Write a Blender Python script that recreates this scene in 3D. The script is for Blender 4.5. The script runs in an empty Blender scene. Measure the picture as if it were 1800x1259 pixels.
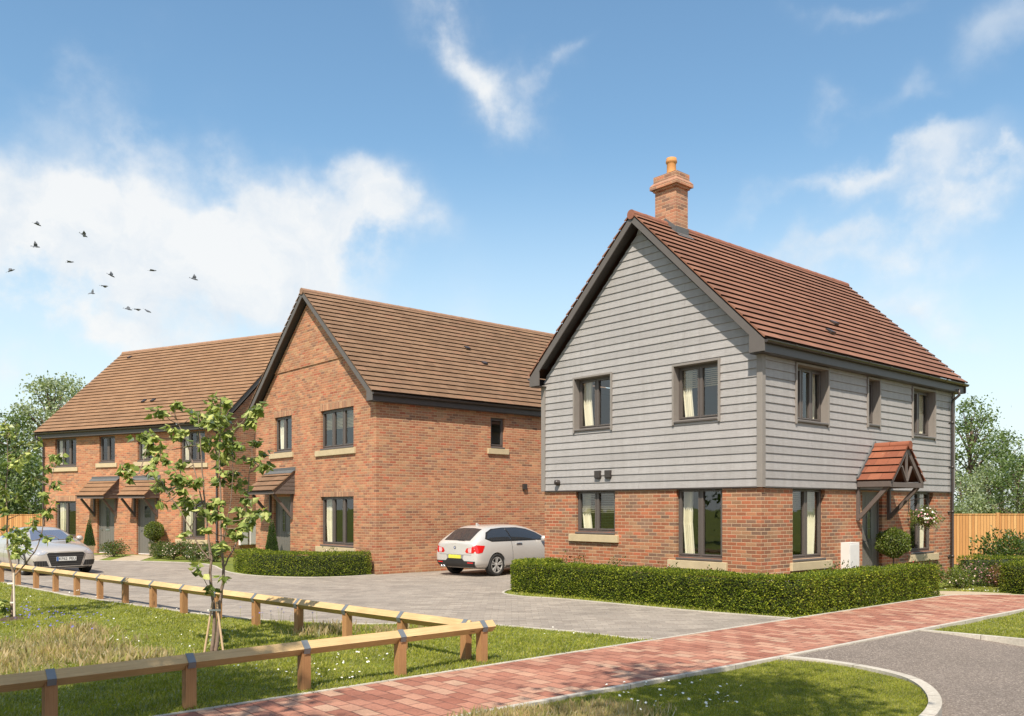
import bpy, bmesh, math, random
import numpy as np
from mathutils import Vector, Matrix
from mathutils.bvhtree import BVHTree
random.seed(7); rng = np.random.default_rng(7)
R = math.radians
S = bpy.context.scene; COL = S.collection
# ---------- camera calibration (photo 1800 px wide, focal 1530 px, horizon row 893, eye 1.88 m)
FP, CX, HY, EYE = 1530., 900., 893., 1.88
def G(x, y):
    d = FP*EYE/(y-HY); return ((x-CX)*d/FP, d)
def AT(x, y, d): return Vector(((x-CX)*d/FP, d, EYE+(HY-y)*d/FP))
# ---------- object helpers
def tag(o, label=None, cat=None, group=None, kind=None):
    if label: o['label'] = label
    if cat: o['category'] = cat
    if group: o['group'] = group
    if kind: o['kind'] = kind
    return o
def empty(name, loc=(0,0,0), rz=0, label=None, cat=None, group=None):
    o = bpy.data.objects.new(name, None); COL.objects.link(o)
    o.location = loc; o.rotation_euler = (0,0,rz); o.empty_display_size = .2
    return tag(o, label, cat, group)
def link(name, me, mat=None, parent=None):
    o = bpy.data.objects.new(name, me); COL.objects.link(o)
    if mat is not None and not me.materials: me.materials.append(mat)
    if parent is not None: o.parent = parent
    return o
def copy_tree(o, parent=None):
    c = o.copy(); COL.objects.link(c); c.parent = parent
    for ch in list(o.children): copy_tree(ch, c)
    return c
class MB:
    def __init__(s): s.V=[]; s.F=[]; s.U=[]
    def v(s, p): s.V.append(tuple(p)); return len(s.V)-1
    def q(s, *pts, uv=None):
        i=[s.v(p) for p in pts]; s.F.append(i); s.U.append(uv); return s
    def box(s, x0,x1,y0,y1,z0,z1):
        return s.pbox((x0,y0,z0),(x1-x0,0,0),(0,y1-y0,0),(0,0,z1-z0))
    def pbox(s, o, a, b, c):
        o,a,b,c=map(Vector,(o,a,b,c))
        if a.cross(b).dot(c)<0: a,b=b,a
        P=[o,o+a,o+a+b,o+b,o+c,o+a+c,o+a+b+c,o+b+c]; k=len(s.V)
        s.V+= [tuple(p) for p in P]
        for f in ((0,3,2,1),(4,5,6,7),(0,1,5,4),(1,2,6,5),(2,3,7,6),(3,0,4,7)):
            s.F.append([k+i for i in f]); s.U.append(None)
        return s
    def beam(s, p0, p1, w, h, up=(0,0,1)):
        p0,p1,up=Vector(p0),Vector(p1),Vector(up)
        d=p1-p0; x=d.cross(up)
        if x.length<1e-6: x=Vector((1,0,0))
        x=x.normalized(); u=x.cross(d).normalized()
        return s.pbox(p0-x*w/2-u*h/2, d, x*w, u*h)
    def prism(s, poly, ax, ay, o, n):          # polygon in plane (ax,ay) at o extruded by n
        ax,ay,o,n=map(Vector,(ax,ay,o,n)); P=[o+ax*p[0]+ay*p[1] for p in poly]
        if ax.cross(ay).dot(n)*sum(poly[i][0]*poly[(i+1)%len(poly)][1]-poly[(i+1)%len(poly)][0]*poly[i][1] for i in range(len(poly)))<0: P.reverse()
        k=len(s.V); m=len(P)
        s.V+=[tuple(p) for p in P]+[tuple(p+n) for p in P]
        s.F.append([k+i for i in reversed(range(m))]); s.F.append([k+m+i for i in range(m)]); s.U+=[None,None]
        for i in range(m):
            j=(i+1)%m; s.F.append([k+i,k+j,k+m+j,k+m+i]); s.U.append(None)
        return s
    def tube(s, pts, rad, n=8, cap=True):
        pts=[Vector(p) for p in pts]
        if not hasattr(rad,'__len__'): rad=[rad]*len(pts)
        k=len(s.V); d0=(pts[1]-pts[0]).normalized()
        u=d0.orthogonal().normalized()
        for i,p in enumerate(pts):
            d=(pts[min(i+1,len(pts)-1)]-pts[max(i-1,0)]).normalized()
            u=(u-d*u.dot(d)).normalized(); w=d.cross(u)
            for j in range(n):
                a=2*math.pi*j/n; s.V.append(tuple(p+(u*math.cos(a)+w*math.sin(a))*rad[i]))
        for i in range(len(pts)-1):
            for j in range(n):
                a=k+i*n+j; b=k+i*n+(j+1)%n; s.F.append([a,b,b+n,a+n]); s.U.append(None)
        if cap:
            s.F.append([k+j for j in reversed(range(n))]); s.F.append([k+(len(pts)-1)*n+j for j in range(n)]); s.U+=[None,None]
        return s
    def lathe(s, prof, c=(0,0,0), n=24, axis='z'):     # prof: (r, h)
        k=len(s.V)
        for r,h in prof:
            for j in range(n):
                a=2*math.pi*j/n; x,y=r*math.cos(a),r*math.sin(a)
                p=(x,y,h) if axis=='z' else (x,h,y)
                s.V.append((c[0]+p[0],c[1]+p[1],c[2]+p[2]))
        for i in range(len(prof)-1):
            for j in range(n):
                a=k+i*n+j; b=k+i*n+(j+1)%n
                s.F.append([a,b,b+n,a+n] if axis=='z' else [a,a+n,b+n,b]); s.U.append(None)
        return s
    def build(s, name, mat=None, parent=None, smooth=False, bevel=0, **t):
        me=bpy.data.meshes.new(name); me.from_pydata(s.V,[],s.F)
        if any(u for u in s.U):
            uv=me.uv_layers.new(name='UVMap'); l=0
            for f,u in zip(s.F,s.U):
                for i in range(len(f)):
                    if u: uv.data[l].uv=u[i]
                    l+=1
        if smooth: me.polygons.foreach_set('use_smooth',[True]*len(me.polygons))
        me.update()
        o=link(name,me,mat,parent)
        if bevel:
            m=o.modifiers.new('Bevel','BEVEL'); m.width=bevel; m.segments=2; m.limit_method='ANGLE'
        return tag(o,**t)
def np_mesh(name, V, F, mat, parent=None):       # V (n,3), F (m,k) quads or tris
    me=bpy.data.meshes.new(name); n=len(V); m,k=F.shape
    me.vertices.add(n); me.vertices.foreach_set('co',V.astype(np.float32).ravel())
    me.loops.add(m*k); me.loops.foreach_set('vertex_index',F.astype(np.int32).ravel())
    me.polygons.add(m); me.polygons.foreach_set('loop_start',np.arange(0,m*k,k,dtype=np.int32))
    me.update(calc_edges=True); me.validate()
    return link(name,me,mat,parent)
def unit(a): return a/np.maximum(np.linalg.norm(a,axis=1,keepdims=True),1e-9)
def leaves(name, P, A, L, mat, parent=None, w=.55, shape='leaf', up=None):
    n=len(P); A=unit(A); rd=rng.normal(size=(n,3)) if up is None else up+rng.normal(size=(n,3))*.35
    B=unit(np.cross(A,rd)); C=np.cross(A,B); L=np.broadcast_to(np.asarray(L,float),(n,))[:,None]; Wd=L*w
    if shape=='quad':
        V=np.stack([P,P+A*L*.45+B*Wd*.5,P+A*L,P+A*L*.45-B*Wd*.5],1).reshape(-1,3)
        F=np.arange(n*4).reshape(n,4)
    else:
        V=np.stack([P,P+A*L*.28+B*Wd*.5+C*Wd*.16,P+A*L*.62+B*Wd*.27+C*Wd*.14,P+A*L-C*L*.06,P+A*L*.62-B*Wd*.27+C*Wd*.14,P+A*L*.28-B*Wd*.5+C*Wd*.16],1).reshape(-1,3)
        b=np.arange(n)[:,None]*6
        F=np.concatenate([b+np.array([[0,1,2,3]]),b+np.array([[0,3,4,5]])],0)
    return np_mesh(name,V,F,mat,parent)
def rdir(n): return unit(rng.normal(size=(n,3)))
# ---------- node helpers
def mat_new(name):
    m=bpy.data.materials.new(name); m.use_nodes=True; nt=m.node_tree; return m,nt,nt.nodes['Principled BSDF']
def nd(nt, typ, ins=None, **kw):
    n=nt.nodes.new(typ)
    for k,v in kw.items(): setattr(n,k,v)
    for k,v in (ins or {}).items():
        s=n.inputs[k]
        if hasattr(v,'is_output') or isinstance(v,bpy.types.NodeSocket): nt.links.new(v,s)
        else: s.default_value=v
    return n
def mth(nt, op, a, b=None, c=None, clamp=False):
    n=nt.nodes.new('ShaderNodeMath'); n.operation=op; n.use_clamp=clamp
    for i,v in enumerate((a,b,c)):
        if v is None: continue
        if isinstance(v,bpy.types.NodeSocket): nt.links.new(v,n.inputs[i])
        else: n.inputs[i].default_value=v
    return n.outputs[0]
def c4(c): return (c[0],c[1],c[2],1)
def ramp(nt, fac, stops, interp='LINEAR'):
    n=nt.nodes.new('ShaderNodeValToRGB'); r=n.color_ramp; r.interpolation=interp
    while len(r.elements)<len(stops): r.elements.new(.5)
    for e,(p,c) in zip(r.elements,stops): e.position=p; e.color=c4(c)
    nt.links.new(fac,n.inputs[0]); return n.outputs[0]
def mixc(nt, f, a, b, mode='MIX'):
    n=nt.nodes.new('ShaderNodeMix'); n.data_type='RGBA'; n.blend_type=mode
    for i,v in ((0,f),(6,a),(7,b)):
        if isinstance(v,bpy.types.NodeSocket): nt.links.new(v,n.inputs[i])
        else: n.inputs[i].default_value=v if i==0 else c4(v)
    return n.outputs[2]
def noise(nt, vec, scale, detail=4, rough=.55, **kw):
    return nd(nt,'ShaderNodeTexNoise',{'Vector':vec,'Scale':scale,'Detail':detail,'Roughness':rough}).outputs[0]
def bump(nt, bs, h, dist=.01, strength=1.):
    b=nd(nt,'ShaderNodeBump',{'Height':h,'Distance':dist,'Strength':strength}); nt.links.new(b.outputs[0],bs.inputs['Normal'])
def simple(name, col, rough=.6, metal=0, var=.12, scale=6, bmp=0, bs_scale=60, coat=0, spec=.5):
    m,nt,b=mat_new(name); co=nd(nt,'ShaderNodeTexCoord').outputs['Object']
    f=noise(nt,co,scale,6)
    c=mixc(nt,f,tuple(x*(1-var*1.6) for x in col),tuple(min(1,x*(1+var*1.6)) for x in col))
    nt.links.new(c,b.inputs['Base Color']); b.inputs['Roughness'].default_value=rough; b.inputs['Metallic'].default_value=metal
    b.inputs['Coat Weight'].default_value=coat; b.inputs['Coat Roughness'].default_value=.05; b.inputs['Specular IOR Level'].default_value=spec
    if bmp: bump(nt,b,noise(nt,co,bs_scale,5),bmp)
    return m
def cells(nt, u, v, bw, bh, joint, soft=.002, shift=.5):
    vv=mth(nt,'DIVIDE',v,bh); row=mth(nt,'FLOOR',vv); fv=mth(nt,'FRACT',vv)
    sh=mth(nt,'MULTIPLY',mth(nt,'FLOORED_MODULO',row,2.),shift)
    uu=mth(nt,'ADD',mth(nt,'DIVIDE',u,bw),sh); colm=mth(nt,'FLOOR',uu); fu=mth(nt,'FRACT',uu)
    du=mth(nt,'MULTIPLY',mth(nt,'MINIMUM',fu,mth(nt,'SUBTRACT',1.,fu)),bw)
    dv=mth(nt,'MULTIPLY',mth(nt,'MINIMUM',fv,mth(nt,'SUBTRACT',1.,fv)),bh)
    d=mth(nt,'MINIMUM',du,dv)
    mask=nd(nt,'ShaderNodeMapRange',{'Value':d,'From Min':joint/2-soft,'From Max':joint/2+soft}).outputs[0]
    cv=nd(nt,'ShaderNodeCombineXYZ',{'X':colm,'Y':row}).outputs[0]
    wn=nd(nt,'ShaderNodeTexWhiteNoise',{'Vector':cv},noise_dimensions='2D')
    return mask,wn.outputs['Value'],wn.outputs['Color']
def xyz(nt, kind='Object'):
    co=nd(nt,'ShaderNodeTexCoord').outputs[kind]; s=nd(nt,'ShaderNodeSeparateXYZ',{0:co}); return co,s.outputs[0],s.outputs[1],s.outputs[2]
def brick_mat(name, stops, mortar, soldier=False, joint=.011):
    m,nt,b=mat_new(name); co,x,y,z=xyz(nt)
    u=mth(nt,'ADD',x,y)
    if soldier: mask,r,rc=cells(nt,u,mth(nt,'ADD',z,.037),.075,.30,joint,shift=0)
    else: mask,r,rc=cells(nt,u,z,.225,.075,joint)
    c=ramp(nt,r,stops,'CONSTANT')
    rs=nd(nt,'ShaderNodeSeparateColor',{0:rc}).outputs[1]
    c=mixc(nt,1.,c,ramp(nt,rs,[(0,(.78,.78,.78)),(1,(1.18,1.15,1.12))]),'MULTIPLY')
    g=noise(nt,co,55,5,.7); c=mixc(nt,.8,c,ramp(nt,g,[(.25,(.62,.6,.58)),(.7,(1.25,1.25,1.25))]),'MULTIPLY')
    w=noise(nt,co,1.1,6,.62); c=mixc(nt,.9,c,ramp(nt,w,[(.3,(.80,.78,.76)),(.7,(1.14,1.14,1.14))]),'MULTIPLY')
    hs=nd(nt,'ShaderNodeHueSaturation',{'Color':c,'Saturation':.94,'Value':1.0}); c=hs.outputs[0]
    mo=mixc(nt,g,tuple(k*.8 for k in mortar),mortar)
    c=mixc(nt,mask,mo,c); nt.links.new(c,b.inputs['Base Color']); b.inputs['Roughness'].default_value=.85
    h=mth(nt,'ADD',mask,mth(nt,'MULTIPLY',g,.5)); bump(nt,b,h,.006)
    return m
BR_A=[(0,(.36,.115,.045)),(.2,(.32,.125,.058)),(.36,(.39,.155,.065)),(.5,(.35,.175,.085)),(.62,(.24,.125,.075)),(.72,(.39,.115,.04)),(.84,(.22,.12,.075)),(.93,(.42,.11,.04))]
BR_B=[(0,(.42,.155,.07)),(.2,(.45,.195,.09)),(.4,(.44,.225,.11)),(.55,(.38,.145,.07)),(.68,(.44,.175,.08)),(.8,(.34,.16,.09)),(.92,(.27,.12,.07)),(.96,(.42,.11,.045))]
BR_C=[(0,(.44,.16,.07)),(.2,(.46,.19,.085)),(.42,(.44,.215,.105)),(.58,(.36,.15,.075)),(.7,(.46,.17,.07)),(.84,(.33,.155,.09)),(.94,(.42,.13,.06))]
M={}
M['brickA']=brick_mat('red_brick',BR_A,(.60,.42,.27),joint=.012)
M['brickB']=brick_mat('buff_red_brick',BR_B,(.60,.41,.25),joint=.011)
M['brickC']=brick_mat('orange_brick',BR_C,(.60,.41,.25),joint=.011)
M['soldierB']=brick_mat('soldier_brick',[(0,(.44,.20,.10)),(.3,(.46,.25,.13)),(.6,(.38,.17,.09)),(.85,(.34,.16,.09))],(.5,.37,.24),True)
M['brickCh']=brick_mat('chimney_brick',[(0,(.44,.19,.10)),(.3,(.42,.21,.12)),(.55,(.36,.165,.10)),(.7,(.28,.145,.095)),(.85,(.43,.16,.08))],(.60,.40,.25))
def tile_mat(name, stops, row=1.0, cw=.33, streak=0):
    m,nt,b=mat_new(name); uvn=nd(nt,'ShaderNodeTexCoord').outputs['UV']; s=nd(nt,'ShaderNodeSeparateXYZ',{0:uvn})
    co=nd(nt,'ShaderNodeTexCoord').outputs['Object']
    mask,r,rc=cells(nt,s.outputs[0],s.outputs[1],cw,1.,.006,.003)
    c=ramp(nt,r,stops)
    g=noise(nt,co,40,5,.7); c=mixc(nt,.7,c,ramp(nt,g,[(.25,(.7,.68,.66)),(.75,(1.22,1.2,1.18))]),'MULTIPLY')
    w=noise(nt,co,.8,5,.6); c=mixc(nt,.8,c,ramp(nt,w,[(.3,(.80,.80,.80)),(.7,(1.15,1.14,1.12))]),'MULTIPLY')
    lm=mth(nt,'GREATER_THAN',noise(nt,co,9,5,.7),.66)
    c=mixc(nt,mth(nt,'MULTIPLY',lm,.3),c,(.30,.27,.18))
    # dark joints between tiles; also painted on course lips as their shadow line
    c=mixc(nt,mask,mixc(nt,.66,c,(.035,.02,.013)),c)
    nt.links.new(c,b.inputs['Base Color']); b.inputs['Roughness'].default_value=.8; bump(nt,b,mth(nt,'ADD',mask,mth(nt,'MULTIPLY',g,.6)),.004)
    return m
M['tileA']=tile_mat('red_clay_tiles',[(0,(.20,.088,.052)),(.5,(.225,.10,.06)),(1,(.255,.118,.072))])
M['tileB']=tile_mat('brown_tiles',[(0,(.18,.102,.056)),(.45,(.20,.116,.065)),(.85,(.225,.134,.078)),(1,(.225,.12,.068))])
M['tileC']=tile_mat('russet_tiles',[(0,(.23,.125,.064)),(.5,(.25,.138,.072)),(1,(.27,.153,.083))])
M['tileP']=tile_mat('orange_porch_tiles',[(0,(.20,.062,.032)),(.5,(.235,.075,.038)),(1,(.27,.095,.05))],cw=.28)
M['ridgeA']=simple('red_ridge_tile',(.25,.098,.06),.75,var=.2,bmp=.003)
M['ridgeB']=simple('brown_ridge_tile',(.28,.16,.10),.75,var=.2,bmp=.003)
def board_mat():
    m,nt,b=mat_new('grey_weatherboard'); co,x,y,z=xyz(nt)
    v=nd(nt,'ShaderNodeMapping',{'Vector':co,'Scale':(1.6,1.6,34)}).outputs[0]
    g=noise(nt,v,3.2,8,.75); v2=nd(nt,'ShaderNodeMapping',{'Vector':co,'Scale':(5,5,150)}).outputs[0]; g2=noise(nt,v2,3,6,.7)
    row=mth(nt,'FLOOR',mth(nt,'DIVIDE',mth(nt,'SUBTRACT',z,2.3),.165))
    wn=nd(nt,'ShaderNodeTexWhiteNoise',{'W':row},noise_dimensions='1D').outputs[0]
    c=ramp(nt,g,[(.28,(.293,.277,.272)),(.5,(.355,.338,.333)),(.72,(.405,.387,.382))])
    c=mixc(nt,1.,c,ramp(nt,wn,[(0,(.93,.93,.93)),(1,(1.06,1.06,1.06))]),'MULTIPLY')
    c=mixc(nt,.8,c,ramp(nt,g2,[(.3,(.80,.80,.80)),(.65,(1.1,1.1,1.1))]),'MULTIPLY')
    bj,_r,_c=cells(nt,mth(nt,'ADD',x,y),mth(nt,'SUBTRACT',z,2.3),3.05,.165,.007,.002,.41); c=mixc(nt,bj,(.24,.22,.215),c)
    st_=noise(nt,nd(nt,'ShaderNodeMapping',{'Vector':co,'Scale':(7,7,.5)}).outputs[0],1.,5,.7); c=mixc(nt,.7,c,ramp(nt,st_,[(.3,(.88,.87,.85)),(.6,(1.05,1.05,1.05))]),'MULTIPLY')
    w=noise(nt,co,.7,4); c=mixc(nt,.6,c,ramp(nt,w,[(.3,(.9,.9,.9)),(.7,(1.06,1.06,1.06))]),'MULTIPLY')
    nt.links.new(c,b.inputs['Base Color']); b.inputs['Roughness'].default_value=.7
    bump(nt,b,mth(nt,'ADD',g,g2),.005); return m
M['board']=board_mat()
M['trim']=simple('grey_trim',(.24,.215,.195),.6,var=.06)
M['barge']=simple('grey_bargeboard',(.115,.10,.092),.55,var=.08)
M['dark']=simple('dark_brown_plastic',(.045,.036,.033),.35,var=.1)
M['fascia']=simple('dark_fascia',(.075,.062,.058),.45,var=.08)
M['frame']=simple('grey_window_frame',(.105,.088,.080),.4,var=.06)
M['stone']=simple('cast_stone',(.50,.40,.25),.8,var=.14,scale=4,bmp=.002)
M['lead']=simple('lead_flashing',(.105,.107,.11),.75,var=.15,scale=9)
M['pot']=simple('terracotta',(.52,.24,.08),.75,var=.12,bmp=.002)
M['timber']=simple('stained_timber',(.12,.095,.085),.6,var=.15,scale=12)
M['door']=simple('grey_door',(.15,.14,.125),.45,var=.04)
M['white']=simple('white_plastic',(.72,.69,.67),.4,var=.05)
M['steel']=simple('steel',(.5,.5,.5),.3,1.)
M['curtain']=simple('cream_curtain',(.78,.72,.58),.9,var=.05)
M['blind']=simple('cream_blind',(.55,.50,.36),.7,var=.06)
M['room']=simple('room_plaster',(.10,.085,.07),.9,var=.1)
M['soffit']=simple('soffit',(.05,.043,.04),.6)
def glass_mat():
    m,nt,b=mat_new('window_glass'); nt.nodes.remove(b); out=nt.nodes['Material Output']
    ge=nd(nt,'ShaderNodeNewGeometry'); cs=mth(nt,'ABSOLUTE',nd(nt,'ShaderNodeVectorMath',{0:ge.outputs['Incoming'],1:ge.outputs['Normal']},operation='DOT_PRODUCT').outputs['Value']); f=mth(nt,'ADD',mth(nt,'MULTIPLY',mth(nt,'POWER',mth(nt,'SUBTRACT',1.,cs),5.),.9),.11,clamp=True)
    co=nd(nt,'ShaderNodeTexCoord').outputs['Object']; bn=nd(nt,'ShaderNodeBump',{'Height':noise(nt,co,1.6,2),'Distance':.004,'Strength':.6}).outputs[0]
    t=nd(nt,'ShaderNodeBsdfTransparent',{'Color':(.93,.95,.93,1)}); g=nd(nt,'ShaderNodeBsdfGlossy',{'Roughness':.015,'Color':(1,1,1,1),'Normal':bn})
    nt.links.new(nd(nt,'ShaderNodeMixShader',{0:f,1:t.outputs[0],2:g.outputs[0]}).outputs[0],out.inputs[0]); return m
M['glass']=glass_mat()
def leaf_mat(name, stops, trans=.35, rough=.5):
    m,nt,b=mat_new(name); nt.nodes.remove(b); out=nt.nodes['Material Output']
    r=nd(nt,'ShaderNodeNewGeometry').outputs['Random Per Island']; co=nd(nt,'ShaderNodeTexCoord').outputs['Object']
    c=ramp(nt,r,stops); c=mixc(nt,.8,c,ramp(nt,noise(nt,co,2.2,3),[(.3,(.72,.75,.72)),(.7,(1.25,1.2,1.1))]),'MULTIPLY')
    d=nd(nt,'ShaderNodeBsdfDiffuse',{'Color':c}); t=nd(nt,'ShaderNodeBsdfTranslucent',{'Color':mixc(nt,1.,c,(1.3,1.35,.5),'MULTIPLY')})
    s1=nd(nt,'ShaderNodeMixShader',{0:trans,1:d.outputs[0],2:t.outputs[0]})
    g=nd(nt,'ShaderNodeBsdfGlossy',{'Roughness':rough,'Color':(1,1,1,1)}); fr=nd(nt,'ShaderNodeFresnel',{'IOR':1.35}).outputs[0]
    nt.links.new(nd(nt,'ShaderNodeMixShader',{0:mth(nt,'MULTIPLY',fr,.25),1:s1.outputs[0],2:g.outputs[0]}).outputs[0],out.inputs[0]); return m
M['hedge']=leaf_mat('hedge_leaf',[(0,(.05,.085,.010)),(.5,(.12,.165,.014)),(.8,(.23,.28,.025)),(1,(.40,.41,.06))])
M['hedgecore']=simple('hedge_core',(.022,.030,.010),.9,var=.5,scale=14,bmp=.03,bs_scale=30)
M['bushleaf']=leaf_mat('bush_leaf',[(0,(.04,.075,.015)),(.6,(.08,.13,.025)),(1,(.15,.17,.04))])
M['topiary']=leaf_mat('topiary_leaf',[(0,(.07,.11,.015)),(.6,(.14,.19,.03)),(1,(.26,.29,.07))])
M['cone']=leaf_mat('conifer_leaf',[(0,(.04,.085,.02)),(1,(.09,.16,.035))])
M['sapling']=leaf_mat('sapling_leaf',[(0,(.09,.13,.04)),(.4,(.19,.25,.07)),(.75,(.36,.42,.13)),(1,(.58,.60,.25))],.34,.45)
M['treeleaf']=leaf_mat('tree_leaf',[(0,(.075,.12,.045)),(.5,(.13,.19,.065)),(1,(.24,.31,.13))],.4)
M['hazyleaf']=leaf_mat('hazy_tree_leaf',[(0,(.16,.20,.12)),(.5,(.25,.30,.18)),(1,(.40,.45,.30))],.4)  # pale leaves with the distance haze mixed into their colour
M['redleaf']=leaf_mat('red_leaf',[(0,(.10,.05,.02)),(.5,(.20,.09,.03)),(1,(.12,.14,.03))])
M['bark']=simple('bark',(.15,.105,.08),.9,var=.35,scale=20,bmp=.01,bs_scale=40)
M['barkpale']=simple('sapling_bark',(.23,.165,.125),.8,var=.35,scale=16,bmp=.004,bs_scale=60)
M['flw_white']=simple('white_petals',(.85,.83,.76),.7,var=.03)
M['flw_pink']=simple('pink_petals',(.55,.26,.30),.7,var=.2)
M['flw_red']=simple('dark_red_petals',(.35,.02,.025),.7,var=.2)
M['flw_blue']=simple('blue_petals',(.14,.13,.42),.7,var=.2)
M['flw_cream']=simple('cream_petals',(.75,.60,.50),.7,var=.1)
def wood_mat(name, a, b_, rough=.7):
    m,nt,b=mat_new(name); tc=nd(nt,'ShaderNodeTexCoord').outputs['UV']; ob=nd(nt,'ShaderNodeTexCoord').outputs['Object']
    v=nd(nt,'ShaderNodeMapping',{'Vector':tc,'Scale':(1.2,38,1)}).outputs[0]
    g=noise(nt,v,2.2,7,.7); g2=noise(nt,ob,2.,3)
    c=ramp(nt,g,[(.25,a),(.5,tuple((p+q)/2 for p,q in zip(a,b_))),(.75,b_)])
    c=mixc(nt,.7,c,ramp(nt,g2,[(.3,(.8,.78,.74)),(.7,(1.15,1.15,1.15))]),'MULTIPLY')
    kn=nd(nt,'ShaderNodeTexVoronoi',{'Vector':nd(nt,'ShaderNodeMapping',{'Vector':tc,'Scale':(2.2,9,1)}).outputs[0],'Scale':1.}).outputs['Distance']
    km=nd(nt,'ShaderNodeMapRange',{'Value':kn,'From Min':.05,'From Max':.13}).outputs[0]
    c=mixc(nt,km,tuple(k*.35 for k in a),c)
    nt.links.new(c,b.inputs['Base Color']); b.inputs['Roughness'].default_value=rough; bump(nt,b,g,.003); return m
M['pale_wood']=wood_mat('pale_rail_timber',(.42,.27,.12),(.64,.46,.24))
M['post_wood']=wood_mat('post_timber',(.28,.13,.05),(.46,.25,.11))
def fence_mat():
    m,nt,b=mat_new('featheredge_fence'); co,x,y,z=xyz(nt)
    mask,r,rc=cells(nt,x,z,.105,30.,.012,.003)
    c=ramp(nt,r,[(0,(.42,.19,.065)),(.5,(.52,.26,.095)),(1,(.60,.34,.14))])
    v=nd(nt,'ShaderNodeMapping',{'Vector':co,'Scale':(60,60,2)}).outputs[0]; g=noise(nt,v,1.5,5,.7)
    c=mixc(nt,.8,c,ramp(nt,g,[(.3,(.75,.72,.68)),(.7,(1.2,1.18,1.15))]),'MULTIPLY'); c=mixc(nt,mask,(.12,.05,.02),c)
    nt.links.new(c,b.inputs['Base Color']); b.inputs['Roughness'].default_value=.8; return m
M['fencewood']=fence_mat()
# ground materials
def lawn_mat(name,k=1.):
    m,nt,b=mat_new(name); co=nd(nt,'ShaderNodeTexCoord').outputs['Object']
    n1=noise(nt,co,.5,6,.65); n2=noise(nt,co,14,6,.8)
    c=ramp(nt,n1,[(.3,(.10*k,.135*k,.022*k)),(.55,(.16*k,.19*k,.025*k)),(.75,(.21*k,.22*k,.04*k))])
    c=mixc(nt,.9,c,ramp(nt,n2,[(.3,(.5,.5,.45)),(.7,(1.3,1.3,1.2))]),'MULTIPLY')
    nt.links.new(c,b.inputs['Base Color']); b.inputs['Roughness'].default_value=.95; bump(nt,b,n2,.05); return m
M['lawn']=lawn_mat('lawn_soil',1.25)
def blade_mat(name, stops, big=None):
    m=leaf_mat(name,stops,.45,.6); return m
M['grass']=blade_mat('grass_blade',[(0,(.22,.25,.035)),(.5,(.31,.34,.05)),(.85,(.39,.39,.09)),(1,(.48,.43,.17))])
M['drygrass']=blade_mat('dry_grass',[(0,(.38,.30,.17)),(.5,(.52,.40,.26)),(.8,(.36,.36,.12)),(1,(.62,.50,.38))])
def paving_mat(name, rot, bw, bh, stops, joint, jc, soft=.003, big=.8, bumpd=.006, wobs=.012):
    m,nt,b=mat_new(name); co=nd(nt,'ShaderNodeTexCoord').outputs['Object']
    v=nd(nt,'ShaderNodeMapping',{'Vector':co,'Rotation':(0,0,rot)}).outputs[0]
    wob=nd(nt,'ShaderNodeTexNoise',{'Vector':co,'Scale':7.,'Detail':3.}).outputs[1]
    v=nd(nt,'ShaderNodeVectorMath',{0:v,1:nd(nt,'ShaderNodeVectorMath',{0:wob,3:wobs},operation='SCALE').outputs[0]},operation='ADD').outputs[0]
    s=nd(nt,'ShaderNodeSeparateXYZ',{0:v})
    mask,r,rc=cells(nt,s.outputs[0],s.outputs[1],bw,bh,joint,soft)
    c=ramp(nt,r,stops); g=noise(nt,co,45,6,.75)
    c=mixc(nt,.8,c,ramp(nt,g,[(.28,(.66,.64,.62)),(.72,(1.28,1.28,1.28))]),'MULTIPLY')
    w=noise(nt,co,big,5,.6); c=mixc(nt,.8,c,ramp(nt,w,[(.3,(.84,.84,.84)),(.7,(1.13,1.12,1.1))]),'MULTIPLY')
    jn=noise(nt,co,6,4,.7); jc2=mixc(nt,nd(nt,'ShaderNodeMapRange',{'Value':jn,'From Min':.45,'From Max':.6}).outputs[0],jc,tuple(min(1,k*2.1) for k in jc))
    c=mixc(nt,mask,jc2,c)
    sp=noise(nt,nd(nt,'ShaderNodeMapping',{'Vector':co,'Rotation':(0,0,.7),'Scale':(.35,1.3,1)}).outputs[0],1.3,6,.7); c=mixc(nt,.8,c,ramp(nt,sp,[(.34,(.78,.77,.75)),(.5,(1,1,1)),(.7,(1.1,1.1,1.08))]),'MULTIPLY')
    dt=mth(nt,'GREATER_THAN',noise(nt,co,23,3,.6),.735); c=mixc(nt,mth(nt,'MULTIPLY',dt,.5),c,(.06,.045,.03))
    nt.links.new(c,b.inputs['Base Color']); b.inputs['Roughness'].default_value=.85
    bump(nt,b,mth(nt,'ADD',mask,mth(nt,'MULTIPLY',g,.5)),bumpd); return m
ANG=math.atan2(.658,.753)
M['drive']=paving_mat('grey_block_paving',0.,.24,.16,[(0,(.25,.215,.185)),(.5,(.287,.25,.215)),(1,(.335,.292,.25))],.005,(.20,.172,.145))
M['redpath']=paving_mat('red_block_paving',math.atan2(-.752,-.659),.27,.18,[(0,(.27,.10,.065)),(.3,(.36,.155,.105)),(.65,(.42,.205,.14)),(1,(.46,.29,.205))],.011,(.14,.06,.045),.006,1.6,.012,.03)
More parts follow.
